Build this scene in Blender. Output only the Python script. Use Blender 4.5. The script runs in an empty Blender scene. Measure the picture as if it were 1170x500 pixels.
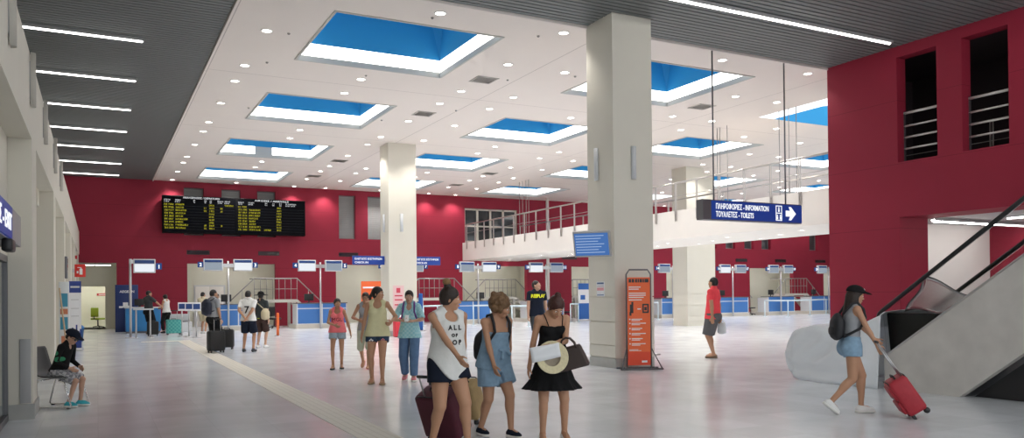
import bpy, bmesh, math, random
import numpy as np
from mathutils import Vector, Matrix, Euler
from mathutils.bvhtree import BVHTree

random.seed(7)
SC = bpy.context.scene
COL = SC.collection
PI = math.pi

# ------------------------------------------------------------------ camera
CAM_H = 1.5
YAW, PITCH, ROLL = math.radians(27.544), math.radians(.453), math.radians(-.572)
FPX, CX, CY, IW, IH = 908.6, 585.0, 328.34, 1170.0, 500.0
_f = np.array([math.sin(YAW)*math.cos(PITCH), math.cos(YAW)*math.cos(PITCH), math.sin(PITCH)])
_r = np.array([math.cos(YAW), -math.sin(YAW), 0.0])
_u = np.cross(_r, _f)
_r, _u = math.cos(ROLL)*_r+math.sin(ROLL)*_u, -math.sin(ROLL)*_r+math.cos(ROLL)*_u
cam_d = bpy.data.cameras.new('camera')
cam = bpy.data.objects.new('camera', cam_d)
COL.objects.link(cam)
cam.matrix_world = Matrix(((_r[0], _u[0], -_f[0], 0), (_r[1], _u[1], -_f[1], 0), (_r[2], _u[2], -_f[2], CAM_H), (0, 0, 0, 1)))
cam_d.sensor_fit = 'HORIZONTAL'
cam_d.sensor_width = 36.0
cam_d.lens = FPX/IW*36.0
cam_d.shift_x = 0.0
cam_d.shift_y = (CY-IH/2)/IW
cam_d.clip_start = .05
cam_d.clip_end = 300
SC.camera = cam


def pix(p):
    d = np.array(p, float)-np.array([0, 0, CAM_H])
    z = d @ _f
    return CX+FPX*(d @ _r)/z, CY-FPX*(d @ _u)/z, z


def ground(x, y, z=0.0):
    d = _f+_r*(x-CX)/FPX-_u*(y-CY)/FPX
    t = (z-CAM_H)/d[2]
    return (d[0]*t, d[1]*t)


# ------------------------------------------------------------------ materials
def mat(name, col, rough=.6, metal=0.0, spec=.5, emit=None, strength=0.0, noise=0.0, nscale=8.0, alpha=1.0, trans=0.0, bump=0.0):
    m = bpy.data.materials.new(name)
    m.use_nodes = True
    nt = m.node_tree
    b = nt.nodes['Principled BSDF']
    c = (col[0], col[1], col[2], 1)
    b.inputs['Base Color'].default_value = c
    b.inputs['Roughness'].default_value = rough
    b.inputs['Metallic'].default_value = metal
    b.inputs['Specular IOR Level'].default_value = spec
    b.inputs['Alpha'].default_value = alpha
    b.inputs['Transmission Weight'].default_value = trans
    if emit is not None:
        b.inputs['Emission Color'].default_value = (*emit, 1)
        b.inputs['Emission Strength'].default_value = strength
    if noise > 0 or bump > 0:
        tc = nt.nodes.new('ShaderNodeTexCoord')
        nz = nt.nodes.new('ShaderNodeTexNoise')
        nz.inputs['Scale'].default_value = nscale
        nz.inputs['Detail'].default_value = 4
        nt.links.new(tc.outputs['Object'], nz.inputs['Vector'])
        if noise > 0:
            mx = nt.nodes.new('ShaderNodeMix')
            mx.data_type = 'RGBA'
            mx.inputs['A'].default_value = tuple(max(0, v*(1-noise)) for v in col)+(1,)
            mx.inputs['B'].default_value = tuple(min(1, v*(1+noise)) for v in col)+(1,)
            nt.links.new(nz.outputs['Fac'], mx.inputs['Factor'])
            nt.links.new(mx.outputs['Result'], b.inputs['Base Color'])
        if bump > 0:
            bp = nt.nodes.new('ShaderNodeBump')
            bp.inputs['Strength'].default_value = bump
            bp.inputs['Distance'].default_value = .02
            nt.links.new(nz.outputs['Fac'], bp.inputs['Height'])
            nt.links.new(bp.outputs['Normal'], b.inputs['Normal'])
    return m


def lines_mat(name, col, line, px, py, ox, oy, w, rough, axes='XY', noise=.03, nscale=1.5, spec=.5, noise_rough=0.0):
    """Surface with joint lines every px / py metres (object space)."""
    m = mat(name, col, rough, spec=spec)
    nt = m.node_tree
    N, L = nt.nodes, nt.links
    b = N['Principled BSDF']
    tc = N.new('ShaderNodeTexCoord')
    sp = N.new('ShaderNodeSeparateXYZ')
    L.new(tc.outputs['Object'], sp.inputs[0])

    def comb(axis, p, o):
        a = N.new('ShaderNodeMath'); a.operation = 'SUBTRACT'; a.inputs[1].default_value = o
        L.new(sp.outputs[axis], a.inputs[0])
        q = N.new('ShaderNodeMath'); q.operation = 'PINGPONG'; q.inputs[1].default_value = p/2
        L.new(a.outputs[0], q.inputs[0])
        c = N.new('ShaderNodeMath'); c.operation = 'LESS_THAN'; c.inputs[1].default_value = w/2
        L.new(q.outputs[0], c.inputs[0])
        return c
    outs = []
    if px: outs.append(comb(axes[0], px, ox))
    if py: outs.append(comb(axes[1], py, oy))
    fac = outs[0].outputs[0]
    if len(outs) == 2:
        mx = N.new('ShaderNodeMath'); mx.operation = 'MAXIMUM'
        L.new(outs[0].outputs[0], mx.inputs[0]); L.new(outs[1].outputs[0], mx.inputs[1])
        fac = mx.outputs[0]
    nz = N.new('ShaderNodeTexNoise'); nz.inputs['Scale'].default_value = nscale; nz.inputs['Detail'].default_value = 5
    L.new(tc.outputs['Object'], nz.inputs['Vector'])
    m0 = N.new('ShaderNodeMix'); m0.data_type = 'RGBA'
    m0.inputs['A'].default_value = tuple(v*(1-noise) for v in col)+(1,)
    m0.inputs['B'].default_value = tuple(min(1, v*(1+noise)) for v in col)+(1,)
    L.new(nz.outputs['Fac'], m0.inputs['Factor'])
    m1 = N.new('ShaderNodeMix'); m1.data_type = 'RGBA'
    m1.inputs['B'].default_value = (*line, 1)
    L.new(m0.outputs['Result'], m1.inputs['A']); L.new(fac, m1.inputs['Factor'])
    L.new(m1.outputs['Result'], b.inputs['Base Color'])
    if noise_rough:
        mr = N.new('ShaderNodeMapRange')
        mr.inputs['To Min'].default_value = rough-noise_rough; mr.inputs['To Max'].default_value = rough+noise_rough
        L.new(nz.outputs['Fac'], mr.inputs['Value']); L.new(mr.outputs['Result'], b.inputs['Roughness'])
    return m


def emis(name, col, strength):
    m = bpy.data.materials.new(name)
    m.use_nodes = True
    nt = m.node_tree
    nt.nodes.remove(nt.nodes['Principled BSDF'])
    e = nt.nodes.new('ShaderNodeEmission')
    e.inputs['Color'].default_value = (*col, 1)
    e.inputs['Strength'].default_value = strength
    nt.links.new(e.outputs[0], nt.nodes['Material Output'].inputs['Surface'])
    return m


# ------------------------------------------------------------------ mesh helpers
def box(bm, x0, x1, y0, y1, z0, z1, mi=0, M=None):
    vs = []
    for z in (z0, z1):
        for x, y in ((x0, y0), (x1, y0), (x1, y1), (x0, y1)):
            v = Vector((x, y, z))
            vs.append(bm.verts.new(M @ v if M else v))
    fs = []
    for q in ((3, 2, 1, 0), (4, 5, 6, 7), (0, 1, 5, 4), (1, 2, 6, 5), (2, 3, 7, 6), (3, 0, 4, 7)):
        f = bm.faces.new([vs[i] for i in q]); f.material_index = mi; fs.append(f)
    return vs


def rbox(bm, x0, x1, y0, y1, z0, z1, r=.01, seg=2, mi=0, M=None):
    """box with bevelled edges"""
    t = bmesh.new()
    box(t, x0, x1, y0, y1, z0, z1, mi)
    r = min(r, .49*min(x1-x0, y1-y0, z1-z0))
    bmesh.ops.bevel(t, geom=t.edges[:], offset=r, segments=seg, profile=.5, affect='EDGES', clamp_overlap=True)
    for f in t.faces: f.material_index = mi; f.smooth = True
    merge(bm, t, M)
    t.free()


def merge(bm, t, M=None):
    mp = {}
    for v in t.verts:
        mp[v] = bm.verts.new(M @ v.co if M else v.co.copy())
    for f in t.faces:
        try:
            n = bm.faces.new([mp[v] for v in f.verts])
            n.material_index = f.material_index; n.smooth = f.smooth
        except ValueError:
            pass


def quad(bm, pts, mi=0):
    f = bm.faces.new([bm.verts.new(Vector(p)) for p in pts]); f.material_index = mi
    return f


def tube(bm, pts, r, n=8, mi=0, closed=False, caps=True):
    pts = [Vector(p) for p in pts]
    rings = []
    m = len(pts)
    up = None
    for i, p in enumerate(pts):
        if closed:
            t = (pts[(i+1) % m]-pts[i-1]).normalized()
        else:
            t = (pts[min(i+1, m-1)]-pts[max(i-1, 0)]).normalized()
        if up is None:
            up = Vector((0, 0, 1)) if abs(t.z) < .9 else Vector((1, 0, 0))
        a = t.cross(up).normalized()
        b = a.cross(t).normalized()
        up = b
        rr = r[i] if isinstance(r, (list, tuple)) else r
        rings.append([bm.verts.new(p+a*math.cos(2*PI*k/n)*rr+b*math.sin(2*PI*k/n)*rr) for k in range(n)])
    last = m if closed else m-1
    for i in range(last):
        A, B = rings[i], rings[(i+1) % m]
        for k in range(n):
            f = bm.faces.new((A[k], A[(k+1) % n], B[(k+1) % n], B[k])); f.smooth = True; f.material_index = mi
    if caps and not closed:
        f = bm.faces.new(rings[0][::-1]); f.material_index = mi
        f = bm.faces.new(rings[-1]); f.material_index = mi


def lathe(bm, prof, n=16, c=(0, 0, 0), mi=0, M=None, cap=True):
    """profile of (radius, z)"""
    rings = []
    for r, z in prof:
        ring = []
        for k in range(n):
            v = Vector((c[0]+r*math.cos(2*PI*k/n), c[1]+r*math.sin(2*PI*k/n), c[2]+z))
            ring.append(bm.verts.new(M @ v if M else v))
        rings.append(ring)
    for A, B in zip(rings, rings[1:]):
        for k in range(n):
            f = bm.faces.new((A[k], A[(k+1) % n], B[(k+1) % n], B[k])); f.smooth = True; f.material_index = mi
    if cap:
        for R_, rev in ((rings[0], True), (rings[-1], False)):
            try:
                f = bm.faces.new(R_[::-1] if rev else R_); f.material_index = mi
            except ValueError:
                pass


def ellipsoid(bm, c, r, u=14, v=10, mi=0, M=None):
    t = bmesh.new()
    bmesh.ops.create_uvsphere(t, u_segments=u, v_segments=v, radius=1)
    T = Matrix.Translation(c) @ Matrix.Diagonal((*r, 1))
    for f in t.faces: f.smooth = True; f.material_index = mi
    merge(bm, t, M @ T if M else T)
    t.free()


def obj(name, bm, mats, parent=None, loc=None):
    me = bpy.data.meshes.new(name)
    bmesh.ops.recalc_face_normals(bm, faces=bm.faces[:])
    bm.to_mesh(me); bm.free()
    if not isinstance(mats, (list, tuple)): mats = [mats]
    for m in mats: me.materials.append(m)
    o = bpy.data.objects.new(name, me)
    COL.objects.link(o)
    if parent is not None: o.parent = parent
    if loc is not None: o.location = loc
    return o


def part(name, m, parent, fn, label=None):
    bm = bmesh.new(); fn(bm)
    o = obj(name, bm, m, parent)
    if label: o['label'] = label
    return o


def tag(o, label, cat, group=None, kind=None):
    o['label'] = label; o['category'] = cat
    if group: o['group'] = group
    if kind: o['kind'] = kind
    return o


def thing(name, label, cat, loc=(0, 0, 0), rz=0.0, group=None):
    o = bpy.data.objects.new(name, None)
    o.empty_display_size = .1
    COL.objects.link(o)
    o.location = loc; o.rotation_euler = (0, 0, rz)
    return tag(o, label, cat, group)


def struct(name, bm, m, label=None):
    o = obj(name, bm, m)
    o['kind'] = 'structure'
    if label: o['label'] = label
    return o


def dup(root, loc, label, rz=None, group=None):
    c = root.copy(); COL.objects.link(c)
    c.location = loc
    if rz is not None: c.rotation_euler = (0, 0, rz)
    c['label'] = label
    if group: c['group'] = group
    for ch in list(root.children):
        d = ch.copy(); COL.objects.link(d); d.parent = c
        for g in list(ch.children):
            e = g.copy(); COL.objects.link(e); e.parent = d
    return c


FONT = None


def text_mesh(s, size, depth=.004, align='LEFT', width=None, bold=0.0):
    """Text as a mesh in the XY plane, baseline at y=0."""
    cu = bpy.data.curves.new('txt', 'FONT')
    cu.body = s; cu.size = size; cu.extrude = depth/2; cu.align_x = align; cu.resolution_u = 3
    cu.offset = bold
    o = bpy.data.objects.new('txt', cu)
    COL.objects.link(o)
    dg = bpy.context.evaluated_depsgraph_get()
    me = bpy.data.meshes.new_from_object(o.evaluated_get(dg))
    bpy.data.objects.remove(o); bpy.data.curves.remove(cu)
    if width and len(me.vertices):
        xs = [v.co.x for v in me.vertices]
        w = max(xs)-min(xs)
        if w > 0:
            for v in me.vertices: v.co.x *= width/w
    return me


def add_text(bm, s, size, M, depth=.004, align='LEFT', width=None, bold=0.0, mi=0):
    me = text_mesh(s, size, depth, align, width, bold)
    t = bmesh.new(); t.from_mesh(me)
    for f in t.faces: f.material_index = mi
    merge(bm, t, M); t.free()
    bpy.data.meshes.remove(me)


# text frames: facing -Y (reads along +X), facing -X (reads along -Y), facing +X (reads along +Y)
RX90 = Matrix.Rotation(PI/2, 4, 'X')


def face_ny(x, y, z): return Matrix.Translation((x, y, z)) @ RX90
def face_nx(x, y, z): return Matrix.Translation((x, y, z)) @ Matrix.Rotation(-PI/2, 4, 'Z') @ RX90
def face_px(x, y, z): return Matrix.Translation((x, y, z)) @ Matrix.Rotation(PI/2, 4, 'Z') @ RX90


def panel_holes(bm, axis, c, u0, u1, z0, z1, holes, depth, mi=0, mi_rev=None):
    """Wall in plane axis=c over u,z with rectangular holes (ua,ub,za,zb) and reveals going `depth` deep."""
    us = sorted({u0, u1, *[h[0] for h in holes], *[h[1] for h in holes]})
    zs = sorted({z0, z1, *[h[2] for h in holes], *[h[3] for h in holes]})
    us = [u for u in us if u0 <= u <= u1]; zs = [z for z in zs if z0 <= z <= z1]
    P = (lambda u, z, d=0: (u, c+d, z)) if axis == 'y' else (lambda u, z, d=0: (c+d, u, z))
    for a, b in zip(us, us[1:]):
        for e, f in zip(zs, zs[1:]):
            um, zm = (a+b)/2, (e+f)/2
            if any(h[0] < um < h[1] and h[2] < zm < h[3] for h in holes): continue
            quad(bm, [P(a, e), P(b, e), P(b, f), P(a, f)], mi)
    mr = mi if mi_rev is None else mi_rev
    for h in holes:
        a, b, e, f = h[:4]
        quad(bm, [P(a, e), P(a, f), P(a, f, depth), P(a, e, depth)], mr)
        quad(bm, [P(b, e), P(b, f), P(b, f, depth), P(b, e, depth)], mr)
        quad(bm, [P(a, f), P(b, f), P(b, f, depth), P(a, f, depth)], mr)
        if e > z0+1e-4:
            quad(bm, [P(a, e), P(b, e), P(b, e, depth), P(a, e, depth)], mr)
ZC, YB, XL, XR, YF = 7.07, 41.3, -.72, 16.26, 13.97     # ceiling, back wall, left block, red wall, edge of slatted ceiling
XG = 2.36                                                 # edge between left slats and white ceiling
PX, PY = 7.3, 6.97
SKX = [6.0+PX*k for k in range(0, 6)]
SKY = [17.1+PY*k for k in range(0, 4)]
SKW, SKD = 3.62, 3.5

M_RED = lines_mat('red_plaster', (.285, .017, .040), (.19, .010, .026), 0, 1.46, 0, 0, .012, .62, axes='YZ', noise=.06, nscale=2.0, spec=.3)
M_WHITE = mat('white_paint', (.80, .765, .72), .7, spec=.3, noise=.02, nscale=3)
M_CREAM = mat('cream_paint', (.70, .67, .585), .65, spec=.35, noise=.03, nscale=2)
M_NICHE = mat('pale_niche_paint', (.68, .67, .57), .7, spec=.3, noise=.03, nscale=2)
M_STONE = mat('grey_skirting_stone', (.42, .42, .40), .45, noise=.12, nscale=6)
M_CEIL = lines_mat('white_ceiling_board', (.80, .735, .69), (.50, .45, .42), PX, PY, 9.72, 20.62, .022, .75, noise=.015, spec=.2)
M_FLOOR = lines_mat('polished_marble_tiles', (.74, .765, .80), (.66, .68, .71), .6, .6, 0, 0, .006, .18, noise=.10, nscale=1.7, spec=.5, noise_rough=.05)
M_SLAT = mat('grey_ceiling_slat', (.150, .162, .162), .5, spec=.4)
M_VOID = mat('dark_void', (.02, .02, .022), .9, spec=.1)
M_STEEL = mat('brushed_steel', (.55, .55, .56), .32, metal=.9)
M_DSTEEL = mat('dark_steel', (.16, .16, .17), .4, metal=.7)
M_PAINTSTEEL = mat('grey_painted_steel', (.42, .42, .42), .4)
M_BLACK = mat('black_plastic', (.015, .015, .017), .4)
M_DGLASS = mat('dark_glass', (.02, .025, .03), .05, spec=.7)
M_BLUEPAINT = mat('skylight_blue_paint', (.03, .30, .60), .6, spec=.3)
M_LIP = mat('skylight_grey_frame', (.50, .50, .47), .6)
M_BAND = emis('lit_cove_band', (1.0, .985, .96), 3.6)
M_TUBE = emis('fluorescent_tube', (1.0, .98, .95), 6.0)
M_TUBEB = emis('bright_fluorescent_tube', (1.0, .985, .96), 26.0)
M_LENS = emis('downlight_lens', (1.0, .95, .87), 14.0)
M_RING = mat('white_trim_ring', (.82, .80, .77), .4)

def tile_variation(m, s, lo, hi):
    # every tile of the floor has its own slight tone
    nt = m.node_tree; N, L = nt.nodes, nt.links
    b = N['Principled BSDF']
    old = b.inputs['Base Color'].links[0].from_socket
    tc = N.new('ShaderNodeTexCoord')
    br = N.new('ShaderNodeTexBrick'); br.offset = 0.0
    for k_, v_ in (('Scale', 1.0), ('Brick Width', s), ('Row Height', s), ('Mortar Size', 0.0)): br.inputs[k_].default_value = v_
    br.inputs['Color1'].default_value = (lo, lo, lo, 1); br.inputs['Color2'].default_value = (hi, hi, hi, 1); br.inputs['Mortar'].default_value = (hi, hi, hi, 1)
    L.new(tc.outputs['Object'], br.inputs['Vector'])
    mx = N.new('ShaderNodeMix'); mx.data_type = 'RGBA'; mx.blend_type = 'MULTIPLY'; mx.inputs['Factor'].default_value = 1.0
    L.new(old, mx.inputs['A']); L.new(br.outputs['Color'], mx.inputs['B'])
    L.new(mx.outputs['Result'], b.inputs['Base Color'])
tile_variation(M_FLOOR, .6, .93, 1.03)

# floor (world coordinates), the cream tactile strip is laid on it
bm = bmesh.new(); box(bm, -6, 58, -6, 46, -.2, 0); struct('floor', bm, M_FLOOR)
M_TACT = lines_mat('cream_ribbed_tactile_tile', (.68, .65, .57), (.58, .55, .47), .09, .42, 2.42, 0, .02, .5, noise=.05)
bm = bmesh.new(); box(bm, 2.42, 2.84, -5, 29.8, -.01, .004)
box(bm, 1.3, 2.42, 29.38, 29.8, -.01, .004)
struct('trim_1', bm, M_TACT, 'cream tactile guide strip running down the hall floor')

# white ceiling with skylight openings
bm = bmesh.new()
holes = [(x-SKW/2, x+SKW/2, y-SKD/2, y+SKD/2) for x in SKX for y in SKY]
us = sorted({XG, 57.0, *[h[0] for h in holes], *[h[1] for h in holes]})
ws = sorted({YF, YB+.1, *[h[2] for h in holes], *[h[3] for h in holes]})
for a, b in zip(us, us[1:]):
    for c, d in zip(ws, ws[1:]):
        if any(h[0] < (a+b)/2 < h[1] and h[2] < (c+d)/2 < h[3] for h in holes): continue
        quad(bm, [(a, c, ZC), (b, c, ZC), (b, d, ZC), (a, d, ZC)])
box(bm, XG-.02, XG+.03, YF, YB, ZC-.05, ZC+.35)      # pale edge trims towards the slats
box(bm, XG, XR, YF-.03, YF+.02, ZC-.05, ZC+.35)
struct('ceiling', bm, M_CEIL)

# slatted grey ceilings: real blades under a dark void
bm = bmesh.new()
y = -3.0
while y < YB:
    x0, x1 = -5.0, (XR+1 if y < YF-.1 else XG-.03)
    box(bm, x0, x1, y, y+.115, ZC+.0, ZC+.03)
    y += .15
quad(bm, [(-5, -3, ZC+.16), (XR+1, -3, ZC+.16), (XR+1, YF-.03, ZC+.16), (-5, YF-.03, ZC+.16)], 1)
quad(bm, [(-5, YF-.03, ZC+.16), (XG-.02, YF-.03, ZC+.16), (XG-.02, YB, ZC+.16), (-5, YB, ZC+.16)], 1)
struct('ceiling_slats', bm, [M_SLAT, M_VOID])

# back wall with niches, louvred windows and the balcony doors
NICHES = [(3.86+7.26*k, 3.86+7.26*k+4.17, 0, 3.13) for k in range(0, 7)]
DOORWAY = (-.97, .80, 0, 3.13)
WINS = [(x, x+.9, 4.49, 6.8) for x in (3.72, 5.45, 7.15, 11.3, 12.87)] + [(x, x+.88, 4.45, 6.75) for x in (36.3, 38.0, 39.7, 41.3, 46.0)]
BALC = (18.55, 22.0, 4.42, 6.43)
bm = bmesh.new()
panel_holes(bm, 'y', YB, -5, 57, 0, ZC+.2, NICHES+[DOORWAY]+WINS+[BALC], .32)
struct('wall_back', bm, M_RED)
bm = bmesh.new()
for i, (a, b, e, f) in enumerate(NICHES):
    yb = YB+2.0
    quad(bm, [(a-.6, yb, 0), (b+.6, yb, 0), (b+.6, yb, f+.2), (a-.6, yb, f+.2)])
    quad(bm, [(a-.6, YB+.32, 0), (a-.6, yb, 0), (a-.6, yb, f+.2), (a-.6, YB+.32, f+.2)])
    quad(bm, [(b+.6, YB+.32, 0), (b+.6, yb, 0), (b+.6, yb, f+.2), (b+.6, YB+.32, f+.2)])
    quad(bm, [(a-.6, YB+.32, f+.2), (b+.6, YB+.32, f+.2), (b+.6, yb, f+.2), (a-.6, yb, f+.2)])
    quad(bm, [(a-.6, YB+.33, f), (a, YB+.33, f), (a, YB+.33, 0), (a-.6, YB+.33, 0)])
    quad(bm, [(b+.6, YB+.33, f), (b, YB+.33, f), (b, YB+.33, 0), (b+.6, YB+.33, 0)])
struct('wall_niches', bm, M_NICHE)
# doorway passage on the left: pale passage with an inner lit room
bm = bmesh.new()
a, b, e, f = DOORWAY
y1, y2 = YB+2.0, YB+5.5
panel_holes(bm, 'y', y1, a-.3, b+.3, 0, f+.1, [(-.86, .34, 0, 2.06)], .12)
quad(bm, [(a-.01, YB+.3, 0), (a-.01, y1, 0), (a-.01, y1, f), (a-.01, YB+.3, f)])
quad(bm, [(b+.01, YB+.3, 0), (b+.01, y1, 0), (b+.01, y1, f), (b+.01, YB+.3, f)])
quad(bm, [(a, YB+.3, f), (b, YB+.3, f), (b, y1, f), (a, y1, f)])
quad(bm, [(-2, y2, 0), (2, y2, 0), (2, y2, 2.6), (-2, y2, 2.6)], 1)
quad(bm, [(-1.6, y1+.12, 0), (-1.6, y2, 0), (-1.6, y2, 2.6), (-1.6, y1+.12, 2.6)], 1)
quad(bm, [(1.6, y1+.12, 0), (1.6, y2, 0), (1.6, y2, 2.6), (1.6, y1+.12, 2.6)], 1)
quad(bm, [(-2, y1+.12, 2.6), (2, y1+.12, 2.6), (2, y2, 2.6), (-2, y2, 2.6)], 1)
struct('wall_passage', bm, [M_NICHE, mat('pale_room_paint', (.80, .79, .64), .6)])
bm = bmesh.new(); box(bm, -6, 6, YB+2, YB+6, -.2, 0); struct('floor_passage', bm, M_FLOOR)

# white ledge / plinth of the check-in island in front of the back wall
# left block: deep piers under a frieze, glazed entrances between
PIERS = [11.6, 17.2, 22.55, 28.0, 33.4, 38.8]
bm = bmesh.new()
box(bm, -5, XL, -3, YB, 3.5, 4.52)
for p in PIERS + [5.9, .3]:
    box(bm, -1.9, XL, p, p+.8, .19, 3.5)
    box(bm, -1.9, XL+.02, p-.02, p+.82, 0, .19, 1)
for p in PIERS[1:]:
    box(bm, -1.9, -.95, p-.5, p, 3.2, 3.5)
for p0, p1 in zip([PIERS[0]]+PIERS[1:], PIERS[1:]+[YB]):
    box(bm, -1.95, -1.85, p0+.8, p1, 0, 3.5)
quad(bm, [(-4.9, -3, 4.5), (-4.9, YB, 4.5), (-4.9, YB, ZC+.1), (-4.9, -3, ZC+.1)])
struct('wall_left', bm, [M_CREAM, M_STONE])
bm = bmesh.new()
rbox(bm, -.86, -.74, 11.585, 11.6, .2, 1.0, .004); struct('trim_2', bm, M_PAINTSTEEL, 'grey steel corner guard at the foot of the nearest left pier')

# glazed entrance in the first bay
M_GLASS = mat('clear_greenish_glass', (.80, .9, .86), .03, trans=.95, spec=.5)
w = thing('window_1', 'glazed sliding entrance doors under the exit sign on the left', 'window')
w['kind'] = 'structure'
def _fr(bm):
    for yy in (6.75, 7.9, 9.1, 10.3, 11.52):
        box(bm, -1.06, -.98, yy, yy+.07, 0, 1.95)
    box(bm, -1.06, -.98, 6.7, 11.59, 1.95, 2.03); box(bm, -1.06, -.98, 6.7, 11.59, 0, .08)
part('frame', M_DSTEEL, w, _fr)
part('pane', M_GLASS, w, lambda bm: box(bm, -1.03, -1.01, 6.8, 11.52, .08, 1.95))
bm = bmesh.new(); box(bm, -1.08, -.98, 6.7, 11.59, 2.03, 3.5); struct('wall_left_transom', bm, M_CREAM)
bm = bmesh.new(); quad(bm, [(-3.2, -3, 0), (-3.2, 12.5, 0), (-3.2, 12.5, 3.5), (-3.2, -3, 3.5)]); struct('wall_left_lobby', bm, mat('lobby_grey_green', (.36, .39, .34), .6))

# red wall on the right: thick, with two openings above and a wide one below
bm = bmesh.new()
RW = [(8.5-4.6, 12.0, 0, 3.16), (11.05, 12.02, 4.42, 6.82), (9.51, 10.48, 4.42, 6.82)]
panel_holes(bm, 'x', XR, 3.0, YF, 0, 3.9, RW[:1], .95)
panel_holes(bm, 'x', XR, 3.0, YF, 3.9, ZC+.2, RW[1:], .3)
quad(bm, [(XR, YF, 0), (XR+1.0, YF, 0), (XR+1.0, YF, ZC+.2), (XR, YF, ZC+.2)])
panel_holes(bm, 'x', XR+.95, 3.0, YF, 0, 3.9, RW[:1], .05)
quad(bm, [(XR+.3, 3, 3.9), (XR+1, 3, 3.9), (XR+1, YF, 3.9), (XR+.3, YF, 3.9)])
struct('wall_right', bm, M_RED)
# upper gallery behind the openings: its shade painted in as a dark colour, with its own floor
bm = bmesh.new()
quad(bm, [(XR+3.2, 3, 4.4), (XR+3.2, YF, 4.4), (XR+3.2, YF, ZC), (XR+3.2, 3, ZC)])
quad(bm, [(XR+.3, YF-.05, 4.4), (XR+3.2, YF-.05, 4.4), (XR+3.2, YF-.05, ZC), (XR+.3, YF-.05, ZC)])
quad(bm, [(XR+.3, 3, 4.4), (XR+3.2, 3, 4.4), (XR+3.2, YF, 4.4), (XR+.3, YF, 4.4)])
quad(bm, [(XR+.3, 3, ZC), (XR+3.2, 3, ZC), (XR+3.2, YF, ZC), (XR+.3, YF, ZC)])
struct('wall_gallery', bm, mat('gallery_shade_dark', (.05, .035, .04), .8))
# passage behind the wide lower opening
bm = bmesh.new()
quad(bm, [(XR+1, 13.2, 0), (21.6, 13.2, 0), (21.6, 13.2, 3.2), (XR+1, 13.2, 3.2)], 0)
quad(bm, [(21.6, 3, 0), (21.6, 13.2, 0), (21.6, 13.2, 3.2), (21.6, 3, 3.2)], 1)
quad(bm, [(XR+.9, 3, 3.2), (21.6, 3, 3.2), (21.6, 13.2, 3.2), (XR+.9, 13.2, 3.2)], 2)
struct('wall_right_passage', bm, [M_WHITE, M_RED, mat('passage_ceiling', (.45, .46, .46), .6)])

# gallery bridge (mezzanine slab)
XM0, XM1, ZM0, ZM1 = 18.4, 21.9, 3.41, 4.42
bm = bmesh.new(); box(bm, XM0, XM1, 10, YB, ZM0, ZM1); struct('mezzanine_slab', bm, M_WHITE)

# far right end of the hall
bm = bmesh.new(); quad(bm, [(57, 10, 0), (57, YB, 0), (57, YB, ZC+.2), (57, 10, ZC+.2)]); struct('wall_far', bm, M_WHITE)


def column(x0, x1, y0, y1, top, label, skirt=True):
    bm = bmesh.new()
    g = .009
    box(bm, x0+.02, x1-.02, y0+.02, y1-.02, 0, top)
    zs = [0, .2, .45, .92, 1.42, 2.6, 4.3, 6.0, top]
    for a, b in zip(zs, zs[1:]):
        big = b > 1.5
        box(bm, x0, x1, y0, y1, a+(g if a > 0 and a < 1.5 else 0), b-(0 if big else g), 1 if a == 0 and skirt else 0)
    struct('column', bm, [M_CREAM, M_STONE], label)


column(9.1, 10.06, 13.04, 13.98, ZC+.05, 'big square cream column in front of the orange banner')
column(9.43, 10.5, 27.75, 28.7, ZC, 'square white column in the middle of the hall')
column(23.15, 24.15, 27.6, 28.6, ZC, 'square white column beyond the gallery bridge', False)
column(25.3, 26.1, 29.1, 29.9, ZC, 'narrow white column right behind another beyond the bridge', False)
# ------------------------------------------------------------------ skylights
ORD = ['nearest the camera', 'second from the camera', 'third from the camera', 'farthest from the camera']
ROWN = ['in the left row', 'in the middle row', 'in the right row', 'beyond the gallery bridge', 'in the fifth row', 'in the last row']


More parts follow.
